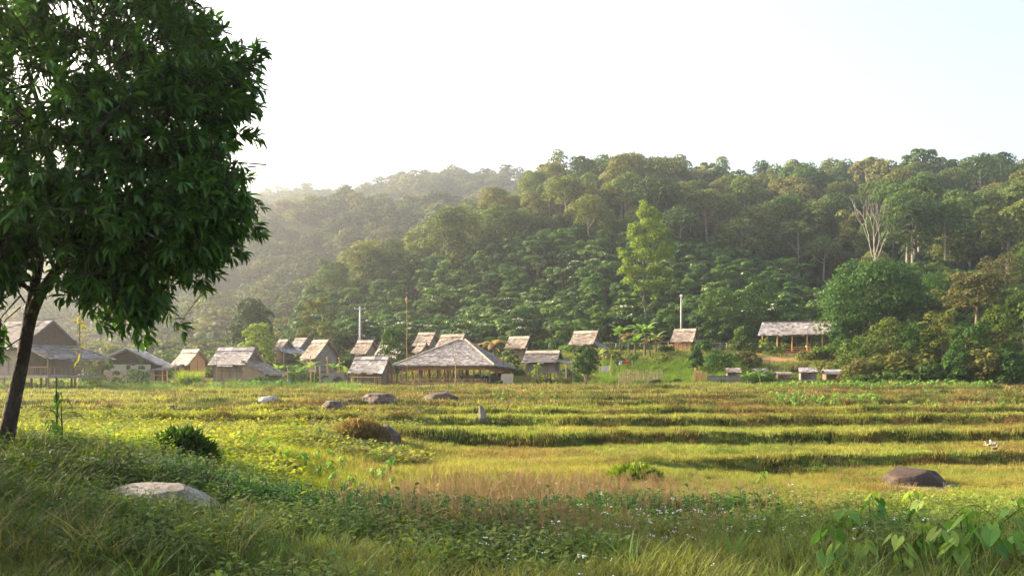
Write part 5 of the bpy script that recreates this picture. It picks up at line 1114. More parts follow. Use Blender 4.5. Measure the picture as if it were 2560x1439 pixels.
# tall thicket trees along the right edge
TH = [(2145, 842, 972, 96, 120, 'bush'), (2215, 800, 970, 95, 130, 'bush'), (2290, 815, 975, 93, 120, 'mid_leaf'), (2350, 770, 975, 92, 120, 'bush'), (2420, 805, 980, 89, 130, 'mid_leaf'), (2490, 760, 980, 90, 130, 'bush'), (2560, 730, 985, 88, 140, 'bush'), (2255, 880, 982, 88, 90, 'bush'), (2330, 905, 984, 86, 80, 'bush'),
      (2390, 880, 986, 85, 90, 'mid_leaf'), (2460, 870, 988, 84, 100, 'bush'), (2530, 880, 990, 83, 110, 'mid_leaf'), (2340, 690, 900, 125, 130, 'mid_leaf'), (2290, 740, 900, 112, 90, 'mid_leaf'), (2500, 640, 860, 135, 120, 'bush'), (2575, 600, 860, 140, 120, 'bush')]
for i, (px, yt, yb, Y, wd_, mt) in enumerate(TH):
    w1 = ('olive' if mt == 'bush' else 'dark green'); w2 = ('front' if Y < 89.5 else ('middle' if Y < 100 else 'back')); 
    village_tree('thicket_tree', '%s thicket tree, %s of the right-hand bank, %s' % (w1, w2, ['nearest the animal pens', 'behind the pens', 'left of centre', 'at its centre', 'right of centre', 'near the right edge', 'at the very edge', 'lowest on the left', 'low, left of centre', 'low at its centre', 'low, right of centre', 'low at the right edge', 'beside the spreading tree', 'under the spreading tree', 'above the flat brown tree', 'high at the right edge'][i]), px, yt, yb, Y, wd_, mt, 18, 2300, .21, .06, .1, flat=.85)
# cable between the poles
a, b = P(900, 770, 110), P(1703, 741, 122); m = MB(); pts = [a.lerp(b, t)+Vector((0, 0, -4*t*(1-t)*1.2)) for t in np.linspace(0, 1, 17)]; m.tube([p-a for p in pts], .018, 4); o = m.build('power_line', M['tyre']); o.location = a; tag(o, 'thin power cable strung between the two grey utility poles', 'cable')
# bare bleached trees
def bare_tree(label, px, ytop, ybase, Y, w_, forks, seed):
    rr_ = random.Random(seed); q = P(px, ybase, Y); g = min(q.z, Hs(q.x, q.y)); h = P(px, ytop, Y).z-g; root = empty('bare_tree', (q.x, q.y, g), 0, label, 'tree', 'bleached leafless trees on the slope'); m = MB()
    def grow(p, d, l, r, k):
        e = p+d*l+Vector((rr_.uniform(-.08, .08), rr_.uniform(-.1, .1), rr_.uniform(-.05, .05)))*l; mid = (p+e)/2+Vector((rr_.uniform(-.06, .06), 0, 0))*l
        m.tube([p, mid, e], [r, r*.85, r*.68], 5)
        if k > 0:
            for s in range(2 if k < 4 else 2): 
                nd = (d+Vector((rr_.uniform(-1, 1)*w_, rr_.uniform(-.5, .5), rr_.uniform(-.1, .35)))*.8).normalized(); grow(e, nd, l*rr_.uniform(.6, .8), r*.66, k-1)
    m.tube([(0, 0, -1), (.1, 0, h*.35)], [h*.011, h*.009], 7); p = Vector((.1, 0, h*.35))
    for f in forks: grow(p, Vector(f).normalized(), h*.22, h*.0058, 5)
    m.build('trunk', M['white_bark'], root)
bare_tree('tall bleached leafless tree with forked white trunk on the right slope', 2186, 500, 690, 158, .45, [(-.26, 0, 1), (.18, 0, 1), (.02, .3, 1), (.3, .1, .7)], 4)
bare_tree('small bleached leafless tree with a wide top, near the right edge of the slope', 2420, 570, 640, 182, 1.3, [(-.3, 0, .8), (.5, 0, .7), (0, 0, 1)], 9)

# ------------------------------------------------------------------ banana plants
def banana_proto(nl, h, dry=False):
    m = MB(); tr = MB(); tr.tube([(0, 0, -.1), (.03, 0, h*.5), (.0, .03, h)], [.13, .10, .06], 8)
    for i in range(nl):
        a = i*2.4+random.uniform(-.3, .3); L_ = random.uniform(1.3, 2.0); up = random.uniform(.35, 1.4) if not dry else random.uniform(-.2, .8); n = 9; W_ = random.uniform(.22, .32); prev = None; c = random.random()
        d0 = Vector((math.cos(a), math.sin(a), 0)); sd = Vector((-math.sin(a), math.cos(a), 0)); p = Vector((0, 0, h)); el = math.atan(up)*1.15+.3
        for k in range(n):
            t = k/(n-1); wd = W_*math.sin(math.pi*min(1, (t*.9+.08)))**.6*(.1 if k == 0 else 1); dr = sd*wd+Vector((0, 0, -.35*wd))
            cur = (p.copy(), p+dr, p-sd*wd+Vector((0, 0, -.35*wd)))
            if prev: 
                g = .06 if random.random() < .5 else 0
                m.face([prev[0], cur[0], cur[1]-(cur[1]-prev[1])*g*3, prev[1]], c+random.uniform(-.15, .15)); m.face([prev[0], prev[2], cur[2]-(cur[2]-prev[2])*g*3, cur[0]], c+random.uniform(-.15, .15))
            prev = cur; ang = el-t*1.6*(1.2 if dry else 1); p = p+(d0*math.cos(ang)+Vector((0, 0, math.sin(ang))))*L_/(n-1)
    f = bpy.data.meshes.new('leaves'); f.from_pydata(m.v, [], m.f); at = f.attributes.new('v', 'FLOAT', 'FACE'); at.data.foreach_set('value', np.clip(np.array(m.c, np.float32), 0, 1)); f.materials.append(M['dry_leaf' if dry else 'banana'])
    s = bpy.data.meshes.new('stem'); s.from_pydata(tr.v, [], tr.f); at = s.attributes.new('v', 'FLOAT', 'FACE'); s.materials.append(M['bark']); return f, s
ban = [banana_proto(9, 1.9), banana_proto(8, 1.6), banana_proto(7, 1.1), banana_proto(7, 1.8, True)]; broot = {}
BL = [(1552, 884, 110, 0, 1.25, 'banana plant nearest the hut on the rise, leaves standing over its roof'), (1588, 888, 107, 1, 1.1, 'banana plant low and dense between the two tallest ones'), (1612, 886, 108, 0, 1.45, 'tallest banana plant with a brownish raised leaf'), (1640, 887, 109, 1, 1.1, 'banana plant at the right end of the row, leaning toward the orange-walled hut'),
      (1625, 890, 106, 3, 1.1, 'dry brown banana plant with hanging dead leaves beside the tallest one'), (1500, 890, 104, 2, .9, 'young upright banana plant at the wall of the hut on the rise'), (1572, 882, 112, 3, 1.1, 'dry leaning banana plant behind the green ones'),
      (1236, 885, 106, 3, 1.4, 'dry banana stalks standing right of the pavilion peak'), (1222, 888, 107, 3, 1.2, 'dry shorter banana stalks close behind the pavilion roof'), (695, 958, 93, 0, .8, 'banana plant above the water barrels'), (752, 958, 92, 1, .9, 'banana plant at the foot of the steep brown roof'),
      (835, 958, 91, 0, .85, 'banana plant with a glowing leaf between garden stakes'), (868, 958, 93, 2, 1.0, 'small banana plant by the left eave of the silver hut'), (1100, 958, 101, 1, .8, 'banana plant seen through the pavilion'), (770, 958, 95, 1, 1.0, 'banana plant behind the tallest garden stake'), (1900, 968, 86, 2, .75, 'banana plant with a folded pale leaf in front of the pens'), (1870, 962, 87, 1, .6, 'small banana plant right of the plank fence')]
for px, py, Y, k, s, lb in BL:
    q = P(px, py, Y)
    if k not in broot: c = empty('banana_plant', (0, 0, 0), 0, lb, 'banana plant', 'banana plants in the village'); link_mesh('leaves', ban[k][0], None, c); link_mesh('stem', ban[k][1], None, c); broot[k] = c
    else: c = copy_tree(broot[k]); c['label'] = lb
    c.location = (q.x, q.y, Hs(q.x, q.y)); c.scale = (s, s, s); c.rotation_euler = (0, 0, random.uniform(0, 6))

# ------------------------------------------------------------------ boulders
from mathutils import noise as mno
import bmesh
def boulder(label, px, ybase, wpx, hpx, mat, seed, depth=.8, crest=0, sub=5, tilt=0, rough=.16, sink=.25):
    q = G(px, ybase); W_ = wpx*q.y/F; H_ = hpx*q.y/F*1.02; bm = bmesh.new(); bmesh.ops.create_icosphere(bm, subdivisions=sub, radius=1)
    o3 = Vector((seed*7.3, seed*3.1, seed))
    pr_ = random.Random(seed); planes = [(Vector((pr_.uniform(-1, 1), pr_.uniform(-1, .6), pr_.uniform(.1, 1.3))).normalized(), pr_.uniform(.80, 1.0)) for _ in range(7)]+[(Vector((pr_.uniform(-.2, .2), pr_.uniform(-.2, .1), 1)).normalized(), .76)]
    for v in bm.verts:
        p = v.co.copy(); n1 = mno.noise(p*1.1+o3); n2 = mno.noise(p*2.7+o3); n3 = mno.noise(p*9+o3); rid = abs(mno.noise(p*1.9+o3*2))
        p *= 1+rough*n1*1.6+rough*.6*n2+rough*.10*n3-rough*.6*rid; top = max(0, p.z)
        for pn, pd in planes:
            e_ = p.dot(pn)-pd
            if e_ > 0: p -= pn*e_*.88
        top = max(0, p.z); p.x = p.x+crest*top; p.z = (p.z if p.z > 0 else p.z*.5)
        v.co = Vector((p.x*W_/2, p.y*W_/2*depth, p.z*(H_)/.86+p.x*tilt*H_))
    me = bpy.data.meshes.new('boulder'); bm.to_mesh(me); bm.free(); me.polygons.foreach_set('use_smooth', np.ones(len(me.polygons), dtype=bool)); me.update()
    o = link_mesh('boulder', me, M[mat]); k_ = 1+W_/2*depth*.8/q.y; o.location = Vector((q.x*k_, q.y*k_, Hs(q.x*k_, q.y*k_)-.04)); o.rotation_euler.z = random.uniform(-.2, .2); tag(o, label, 'boulder'); return o
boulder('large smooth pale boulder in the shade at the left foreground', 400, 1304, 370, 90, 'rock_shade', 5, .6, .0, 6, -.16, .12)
boulder('second pale boulder, half hidden in weeds behind the largest pale one', 220, 1195, 130, 50, 'rock_pale', 9, .8)
boulder('greyish boulder beside the mound of dry brown grass', 945, 1112, 128, 50, 'rock_dark', 5, .8, .1, 5, 0, .10)
boulder('dark brown whale-backed boulder on the right of the near field', 2285, 1218, 180, 52, 'rock_red', 12, .8, -.05, 5, 0, .10)
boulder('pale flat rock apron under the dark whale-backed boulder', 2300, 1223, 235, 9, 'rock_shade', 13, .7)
boulder('small pale rounded boulder below the cottage', 672, 1011, 56, 19, 'rock_pale', 21)
boulder('dark boulder with pale flecks, leftmost of the three dark ones in the terraces', 832, 1029, 62, 25, 'rock_dark', 22)
boulder('dark boulder with a pale sloping streak, middle of the three dark ones in the terraces', 952, 1017, 96, 25, 'rock_dark', 24, .8, -.25)
boulder('reddish brown domed boulder in front of the pavilion', 1103, 1007, 94, 28, 'rock_red', 25)
boulder('small flat pinkish rock between the two dark boulders', 884, 1001, 34, 9, 'rock_pale', 26); boulder('small dark rock touching the leftmost dark boulder', 876, 1016, 30, 13, 'rock_dark', 27)
boulder('low brown rock in the grass right of the stump', 1268, 1020, 34, 10, 'rock_red', 28); boulder('little dark rock alone on the left terraces', 430, 1030, 32, 13, 'rock_dark', 29)
boulder('grey boulder under the veranda of the big stilt house', 215, 965, 48, 34, 'rock_dark', 30, .8); boulder('brown rock behind the broad-leaved heap by the cottage', 655, 962, 70, 18, 'rock_red', 31)
boulder('grey rock buried in yellow weeds beyond the tree trunk', 120, 1085, 60, 22, 'rock_dark', 32)
# mound of dry brown grass + dark leafy mound
def mound(name, label, px, yb, wpx, hpx, mat, n, size, cat, tmpl=None, wd=.05):
    q = G(px, yb); W_ = wpx*q.y/F/2; H_ = hpx*q.y/F; u_ = rng.random(n)*2*math.pi; r_ = np.sqrt(rng.random(n)); x = np.cos(u_)*r_*W_; y = np.sin(u_)*r_*W_*.7; z = H_*np.sqrt(np.maximum(0, 1-r_**2))*rng.uniform(.3, 1, n)
    d = unit(np.stack([x/W_, y/W_, np.full(n, .7)], 1)+rng.normal(size=(n, 3))*.55); s_ = unit(np.cross(d, rng.normal(size=(n, 3)))); l_ = size*rng.uniform(.6, 1.4, n)
    me = merge(name, LEAF[0], LEAF[1], np.stack([s_*(l_*wd)[:, None], d*l_[:, None], np.cross(s_, d)*l_[:, None]], 2), np.stack([x, y, z], 1), rng.random(n)); o = link_mesh(name, me, M[mat]); o.location = q+Vector((0, W_*.5, -.05)); tag(o, label, cat)
mound('dry_grass_mound', 'mound of dry reddish brown grass leaning on the greyish boulder', 895, 1108, 125, 52, 'dry_leaf', 5200, .28, 'grass mound', wd=.07)
mound('leafy_mound', 'dark leafy weed mound in the bright field left of centre', 440, 1165, 140, 82, 'mid_leaf', 2800, .22, 'weed mound', wd=.3)
mound('leafy_mound', 'rounded tussock of green grass below the right terrace edge', 1590, 1215, 120, 42, 'light_leaf', 2600, .26, 'grass tussock', wd=.06)

# ducks in the paddy
def duck(px, py, label, mats, s, rz):
    q = G(px, py); o = empty('duck', q+Vector((0, 0, .02)), rz, label, 'duck', 'ducks in the green field'); m = MB()
    m.tube([(-.20*s, 0, .20*s), (-.12*s, 0, .16*s), (0, 0, .13*s), (.10*s, 0, .16*s), (.13*s, 0, .25*s), (.14*s, 0, .33*s), (.17*s, 0, .36*s)], [.015*s, .06*s, .085*s, .06*s, .032*s, .035*s, .02*s], 9); m.build('body', M[mats], o, True)
    m = MB(); m.tube([(.175*s, 0, .355*s), (.225*s, 0, .345*s)], [.018*s, .010*s], 6); m.build('beak', M['beak'], o)
    m = MB(); m.tube([(-.16*s, .07*s, .2*s), (0, .085*s, .16*s), (.07*s, .07*s, .16*s)], [.01*s, .04*s, .02*s], 6); m.tube([(-.16*s, -.07*s, .2*s), (0, -.085*s, .16*s), (.07*s, -.07*s, .16*s)], [.01*s, .04*s, .02*s], 6); m.build('wings', M[mats], o, True)
    m = MB(); m.tube([(0, .03*s, .07*s), (.01*s, .03*s, -.02)], .009*s, 4); m.tube([(0, -.03*s, .07*s), (.01*s, -.03*s, -.02)], .009*s, 4); m.build('legs', M['beak'], o)
duck(2482, 1118, 'white duck standing in the green field at the far right', 'duck_white', .75, R(200)); duck(2470, 1119, 'greyish duck just left of the white one in the field', 'rock_pale', .6, R(150)); duck(2488, 1128, 'brown duck nearest, below the white one in the field', 'duck_brown', .6, R(10))

# ------------------------------------------------------------------ grass, weeds, flowers (uncountable ground cover)
def blade_mesh(name, n, h0, h1, w_, r, bend, seg=3, mat='grass', spread=0):
    V, Fc, C = [], [], []
    for i in range(n):
        a = random.uniform(0, 6.28); rr = r*math.sqrt(random.random()); b = Vector((math.cos(a)*rr, math.sin(a)*rr, -.02)); h = random.uniform(h0, h1); d = random.uniform(0, 6.28); dv = Vector((math.cos(d), math.sin(d), 0)); s = Vector((-dv.y, dv.x, 0)); bd = random.uniform(.2, 1)*bend*h; c = min(1, max(0, random.gauss(.5, .22))); i0 = len(V)
        out = Vector((math.cos(a), math.sin(a), 0))*spread*h*rr/max(r, .01)
        for k in range(seg+1):
            t = k/seg; p = b+dv*bd*t*t+out*t+Vector((0, 0, h*(t-.25*bend*t*t))); ww = w_*(1-t**1.6)*.5+.0006; V += [tuple(p-s*ww), tuple(p+s*ww)]
        for k in range(seg): q = i0+2*k; Fc.append((q, q+1, q+3, q+2)); C.append(c)
    me = bpy.data.meshes.new(name); me.from_pydata(V, [], Fc); at = me.attributes.new('v', 'FLOAT', 'FACE'); at.data.foreach_set('value', np.array(C, np.float32))
    if mat: me.materials.append(M[mat])
    return me
def weed_mesh(name, nst, h, lf, lw, per, mat='grass', r=.12):
    LMx, LTx, LVx = [], [], []; st = MB()
    for i in range(nst):
        b = Vector((random.gauss(0, r), random.gauss(0, r), 0)); top = b+Vector((random.gauss(0, .05), random.gauss(0, .05), h*random.uniform(.6, 1.1))); st.tube([b, top], [.004, .002], 3, False, .3)
        for k in range(per):
            t = (k+1)/per; p = b.lerp(top, t); a = k*2.4+i; d = Vector((math.cos(a), math.sin(a), random.uniform(-.1, .6))).normalized(); s = d.cross(Vector((0, 0, 1))).normalized(); n_ = s.cross(d); l = lf*random.uniform(.6, 1.2)
            LMx.append(np.array([s*l*lw, d*l, n_*l]).T); LTx.append(p); LVx.append(random.random())
    a = merge('w', LEAF[0], LEAF[1], np.array(LMx), np.array(LTx), np.array(LVx)); b = bpy.data.meshes.new('s'); b.from_pydata(st.v, [], st.f); at = b.attributes.new('v', 'FLOAT', 'FACE'); at.data.foreach_set('value', np.array(st.c, np.float32)); return joined(name, [a, b], [M[mat], M[mat]])
def flower_mesh(name, n, h, mat='petal', dot=.009, r=.2, heads=3):
    st = MB(); fl = MB()
    for i in range(n):
        b = Vector((random.gauss(0, r), random.gauss(0, r), 0)); top = b+Vector((random.gauss(0, .05), random.gauss(0, .05), h*random.uniform(.6, 1.1))); st.tube([b, top], [.003, .0015], 3, False, .5)
        for k in range(heads):
            c = top+Vector((random.gauss(0, .016), random.gauss(0, .016), random.uniform(-.015, .01))); s = dot*random.uniform(.7, 1.3)
            fl.tube([c+Vector((0, 0, -s*.5)), c, c+Vector((0, 0, s*.45))], [s*.3, s, s*.35], 6, True, .5)
            if heads > 3: fl.tube([b.lerp(top, .5+.1*k), c], [.0015, .001], 3, False, .3)
    a = bpy.data.meshes.new('a'); a.from_pydata(st.v, [], st.f); at = a.attributes.new('v', 'FLOAT', 'FACE'); at.data.foreach_set('value', np.array(st.c, np.float32)); b = bpy.data.meshes.new('b'); b.from_pydata(fl.v, [], fl.f); at = b.attributes.new('v', 'FLOAT', 'FACE'); at.data.foreach_set('value', np.array(fl.c, np.float32)); return joined(name, [a, b], [M['grass'], M[mat]])
def taro_leaf(m, base, top, dirv, L_, c):
    """heart-shaped leaf hanging from the stalk top"""
    s = dirv.cross(Vector((0, 0, 1))).normalized(); dn = (dirv*.75+Vector((0, 0, -.85))).normalized(); n_ = s.cross(dn).normalized(); pr = [(-.38, .20), (-.30, .34), (-.05, .44), (.25, .40), (.55, .24), (.8, .10), (1.0, 0)]
    mid = [top+dn*L_*max(t, 0)*1.0-n_*L_*.08*t*t for t, w_ in pr]
    for sg in (-1, 1):
        ed = [top+dn*L_*t+s*sg*w_*L_+n_*(.10*w_*L_) for t, w_ in pr]; m.face([top, mid[0], ed[0], ed[1]] if sg > 0 else [top, ed[1], ed[0], mid[0]], c)
        for k in range(1, len(pr)-1): m.face([mid[k], mid[k+1], ed[k+1], ed[k]] if sg > 0 else [mid[k+1], mid[k], ed[k], ed[k+1]], c+random.uniform(-.06, .06))
def taro_mesh(n, h, L_):
    m = MB(); st = MB()
    for i in range(n):
        a = i*2.4+random.uniform(-.4, .4); d = Vector((math.cos(a), math.sin(a), 0)); hh = h*random.uniform(.55, 1.1); top = d*random.uniform(.08, .3)*h+Vector((0, 0, hh)); st.tube([(0, 0, -.03), d*.03+Vector((0, 0, hh*.5)), top], [.011, .008, .005], 5, False); taro_leaf(m, None, top, d, L_*random.uniform(.7, 1.15), random.random())
    a = bpy.data.meshes.new('leaves'); a.from_pydata(m.v, [], m.f); at = a.attributes.new('v', 'FLOAT', 'FACE'); at.data.foreach_set('value', np.clip(np.array(m.c, np.float32), 0, 1)); b = bpy.data.meshes.new('stalks'); b.from_pydata(st.v, [], st.f); at = b.attributes.new('v', 'FLOAT', 'FACE'); at.data.foreach_set('value', np.array(st.c, np.float32)); return a, b

def field_pts(n, y0, y1, power=1.0, u0=-120, u1=2680):
    t = rng.random(n); y = (y0**power+(y1**power-y0**power)*t)**(1/power); u = rng.uniform(u0, u1, n); return (u-1280)/F*y, y, u
C_ = lambda *a: np.array(a)
G_dark, G_green, G_lush, G_yel, G_flat, G_brown, G_olive, G_red = C_(.10, .115, .032), C_(.19, .20, .055), C_(.30, .32, .035), C_(.30, .27, .07), C_(.23, .255, .06), C_(.26, .175, .08), C_(.17, .155, .05), C_(.26, .12, .06)
def mixc(a, b, t): t = np.clip(t, 0, 1)[:, None]; return a*(1-t)+b*t
def field_tint(x, y):
    n = len(x); u = x/y*F+1280; a = vnoise(x, y, 2.3, 40); b = vnoise(x, y, .8, 41); c = vnoise(x, y, 6, 42)
    near = mixc(np.tile(G_green, (n, 1)), G_dark, (a-.55)*3); near = mixc(near, G_olive, (b-.5)*2.2); near = mixc(near, G_brown, (c-.48)*4)
    mid = mixc(np.tile(G_yel, (n, 1)), G_flat, (a-.35)*2.2); mid = mixc(mid, G_brown, (b-.62)*2.5)
    lush = mixc(np.tile(G_lush, (n, 1)), G_yel, (a-.5)*2); flat = mixc(np.tile(G_flat, (n, 1)), G_yel, (a-.45)*2); flat = mixc(flat, G_olive, (b-.55)*2.5); flat = mixc(flat, G_brown, (c-.6)*3)
    far = mixc(np.tile(G_olive, (n, 1)), G_brown, (a-.35)*2.4); far = mixc(far, G_flat, (c-.62)*3); far = mixc(far, C_(.10, .12, .035), (b-.45)*2.5); vil = mixc(np.tile(G_green*1.15, (n, 1)), G_olive, (a-.4)*2)
    t = mixc(near, mid, (y-11.5-1.5*(b-.5))/2.5); t = mixc(t, flat, (y-25)/3); t = mixc(t, far, (y-43)/5); t = mixc(t, vil, (y-76)/8)
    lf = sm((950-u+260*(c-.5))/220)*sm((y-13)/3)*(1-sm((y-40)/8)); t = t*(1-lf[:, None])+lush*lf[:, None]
    vg = np.exp(-((x-22)/12)**2-((y-97)/9)**2); t = mixc(t, C_(.15, .22, .04), vg*.9)
    lfar = sm((900-u)/300)*sm((y-46)/6); t = mixc(t, G_green*1.3, lfar*.6)
    rb = np.exp(-((u-1290)/350)**2-((y-14.5)/5)**2); t = mixc(t, C_(.24, .16, .06), rb*.6*(a+.3))
    t = mixc(t, C_(.055, .085, .022), sm((620-u)/380)*(1-sm((y-14)/2))*.75)  # big tree's shade painted into the left foreground grass tint
    return t*rng.uniform(.75, 1.25, (n, 1))
def riser_dist(x, y):
    d = tdist(x, y)
    m = np.full(len(x), 9.0)
    for r_ in RIS: m = np.where(np.abs(d-r_) < np.abs(m), d-r_, m)
    rp = rpos(x)
    return np.where((x > 3.5) & (np.abs(y-rp) < np.abs(m)), y-rp, m)

bpy.context.view_layer.update(); ROCKS = [(o.location.x, o.location.y, o.dimensions.x*.40, o.dimensions.y*.40) for o in SC.objects if o.name.startswith('boulder')]
def off_rocks(x, y):
    k = np.ones(len(x), bool)
    for (cx, cy_, rx, ry) in ROCKS: k &= (((x-cx)/rx)**2+((y-cy_)/ry)**2) > 1
    return k
def put(name, x, y, s, protos, label, tint=None, pid=None, tiltj=.15, sz=None):
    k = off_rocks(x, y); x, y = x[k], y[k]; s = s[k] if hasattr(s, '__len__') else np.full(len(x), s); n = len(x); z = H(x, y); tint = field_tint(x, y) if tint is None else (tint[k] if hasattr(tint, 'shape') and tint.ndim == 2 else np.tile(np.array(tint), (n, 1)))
    rot = np.stack([rng.normal(0, tiltj, n), rng.normal(0, tiltj, n), rng.uniform(0, 6.28, n)], 1); zz = np.ones(n) if sz is None else sz[k]
    return scatter(name, np.stack([x, y, z], 1), rot, np.stack([s, s, s*zz], 1), rng.integers(0, len(protos), n) if pid is None else pid[k], np.concatenate([tint, np.ones((n, 1))], 1), protos, 'stuff', label, 'grass')
g_near = [blade_mesh('gn', 34, .07, .24, .009, .15, .55) for _ in range(4)]+[blade_mesh('gn', 26, .14, .36, .011, .14, .75, 4) for _ in range(2)]
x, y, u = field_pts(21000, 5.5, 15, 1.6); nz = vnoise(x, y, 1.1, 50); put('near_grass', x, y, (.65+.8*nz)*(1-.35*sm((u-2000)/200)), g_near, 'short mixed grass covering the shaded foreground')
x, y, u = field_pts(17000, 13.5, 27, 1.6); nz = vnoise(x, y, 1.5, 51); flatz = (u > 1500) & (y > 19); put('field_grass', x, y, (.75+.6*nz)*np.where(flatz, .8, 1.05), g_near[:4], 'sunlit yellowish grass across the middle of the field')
g_mid = [blade_mesh('gm', 46, .07, .20, .020, .30, .4, 2) for _ in range(4)]
x, y, u = field_pts(17000, 26, 47, 1.5); k = ~((x > 2) & (y < 28)) | True; fl_ = (x > -4) & (y < 34.5); nz = vnoise(x, y, 2, 52); rd = riser_dist(x, y); put('terrace_grass', x, y, (.75+.7*nz)*np.where(fl_, .85, 1.0)*np.where(np.abs(rd-.4) < .45, 1.2, 1), g_mid, 'low grass growing on the terraces')
g_far = [blade_mesh('gf', 50, .08, .26, .045, .55, .35, 2) for _ in range(4)]
x, y, u = field_pts(16000, 45, 100, 1.4); nz = vnoise(x, y, 3, 53); bare_ = bare(x, y) > .4; k = ~bare_; put('far_grass', x[k], y[k], (.7+.9*nz[k])*np.where(y[k] > 82, 1.25, 1), g_far, 'grass and weeds on the upper terraces and in the village')
x, y, u = field_pts(5000, 98, 130, 1.4, 600, 2300); k = bare(x, y) < .3; put('slope_grass', x[k], y[k], rng.uniform(1.0, 1.9, k.sum()), g_far, 'tall grass on the slope behind the huts')
# tufts hanging on terrace edges: riser shade toned into the green, brown dead grass
x, y, u = field_pts(80000, 24, 76, 1.3); rd = riser_dist(x, y); k = (rd > -.45) & (rd < .22) & ((x > -5) | (y > 38)) & (vnoise(x, y, 1.7, 61) > .22); x, y = x[k], y[k]; tt = mixc(np.tile(C_(.045, .065, .016), (len(x), 1)), C_(.12, .07, .028), (vnoise(x, y, 2.2, 54)-.4)*3); ss = np.where(y > 44, 1.0, .7)
put('terrace_edge_grass', x, y, ss*(.6+1.5*vnoise(x, y, .9, 62))*rng.uniform(.7, 1.4, len(x)), g_mid, 'shade-tinted and brown grass tufts lining the terrace edges', tt)
# yellow-lit lush patch with broad leaves, left
w_b = [weed_mesh('wb', 6, .24, .13, .55, 5) for _ in range(4)]; w_s = [weed_mesh('ws', 12, .22, .055, .5, 7, r=.12) for _ in range(4)]
x, y, u = field_pts(5200, 15, 44, 1.5, -120, 1050); k = vnoise(x, y, 3, 55)+.25*sm((700-u)/500) > .42; put('broad_weeds', x[k], y[k], rng.uniform(.6, 1.5, k.sum()), w_b, 'bright broad-leaved weeds in the left part of the field')
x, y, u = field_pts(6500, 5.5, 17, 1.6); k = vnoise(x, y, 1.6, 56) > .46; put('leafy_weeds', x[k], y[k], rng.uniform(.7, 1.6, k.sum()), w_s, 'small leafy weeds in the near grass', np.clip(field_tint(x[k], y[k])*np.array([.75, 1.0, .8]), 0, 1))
x, y, u = field_pts(2600, 9.5, 15.5, 1.0, 350, 1900); k = np.abs(y-12.2-.8*np.sin(u/260)) < 1.1*rng.random(len(y))+.2; put('weed_band', x[k], y[k], rng.uniform(1.0, 1.9, k.sum()), w_s, 'band of dark leafy weeds across the shaded foreground', C_(.05, .12, .03))
x, y, u = field_pts(6500, 35, 80, 1.3); k = (vnoise(x, y, 2.6, 70) > .58) & (np.abs(riser_dist(x, y)) < 2.2); put('terrace_weeds', x[k], y[k], rng.uniform(.8, 2.2, k.sum()), w_s, 'patchy brownish weeds on the upper terraces', mixc(np.tile(C_(.10, .13, .035), (k.sum(), 1)), C_(.22, .13, .06), (vnoise(x[k], y[k], 1.5, 71)-.3)*2.5))
x, y, u = field_pts(2600, 19, 36, 1.3); k = (vnoise(x, y, 1.8, 72) > .66); put('field_weeds', x[k], y[k], rng.uniform(.5, 1.2, k.sum()), w_s, 'low weed patches in the sunlit field', mixc(np.tile(C_(.13, .19, .04), (k.sum(), 1)), C_(.26, .17, .07), (vnoise(x[k], y[k], 1.1, 73)-.4)*2.5))
# red-brown seeding grass and small lilac-white flowers
seedm = [flower_mesh('sd', 14, .42, 'seed', .006, .16, 4) for _ in range(3)]; flw = [flower_mesh('fl', 4, .36, 'petal', .008, .22, 3) for _ in range(3)]
x, y, u = field_pts(6500, 8.5, 20, 1.3, 850, 2350); wq = np.exp(-((u-1330)/360)**2-((y-14.5)/5.5)**2)+.08; k = rng.random(len(x)) < wq*.20*(.3+1.4*vnoise(x, y, 1.3, 63)); put('seeding_grass', x[k], y[k], rng.uniform(.7, 1.3, k.sum()), seedm, 'reddish brown seeding grass in the middle foreground', C_(.24, .19, .07))
x, y, u = field_pts(3400, 6.2, 17, 1.3, 0, 2500); wq = np.exp(-((u-1620)/330)**2-((y-9)/2.2)**2)*.28+.02+.06*np.exp(-((u-1400)/300)**2-((y-14)/3)**2); k = (rng.random(len(x)) < wq) & (vnoise(x, y, .9, 60) > .35); put('small_flowers', x[k], y[k], rng.uniform(.7, 1.25, k.sum()), flw, 'small lilac-white flowers on thin stems in the near grass', C_(.12, .2, .05))
# tall coarse grass, bottom right and around the tree foot
g_tall = [blade_mesh('gt', 14, .3, .85, .015, .16, 1.05, 6) for _ in range(4)]
x, y, u = field_pts(520, 6.3, 10, 1.2, 1950, 2640); k = vnoise(x, y, .8, 57)+.2*sm((u-2100)/300) > .5; put('coarse_grass', x[k], y[k], rng.uniform(.35, .75, k.sum()), g_tall, 'tall coarse grass clump at the lower right', mixc(np.tile(C_(.12, .20, .05), (k.sum(), 1)), C_(.26, .25, .09), rng.random(k.sum())*.8), tiltj=.3)
x, y, u = field_pts(1700, 7, 14.5, 1.2, -100, 620); k = vnoise(x, y, .8, 58) > .52; put('trunk_foot_grass', x[k], y[k], rng.uniform(.4, .9, k.sum()), g_tall, 'tall dark grass round the foot of the big tree', mixc(np.tile(C_(.055, .095, .024), (k.sum(), 1)), C_(.22, .17, .07), (rng.random(k.sum())-.55)*2), tiltj=.25)
x, y, u = field_pts(260, 6.2, 11, 1.2, 300, 2000); put('grass_sprigs', x, y, rng.uniform(.35, .8, len(x)), g_tall, 'scattered taller grass sprigs in the near field', C_(.12, .21, .05))
x, y, u = field_pts(1400, 92, 104, 1.0, 1500, 1850); put('slope_long_grass', x, y, rng.uniform(1.4, 2.4, len(x)), g_tall, 'long bright green grass on the slope beside the stick fence', C_(.17, .25, .04))
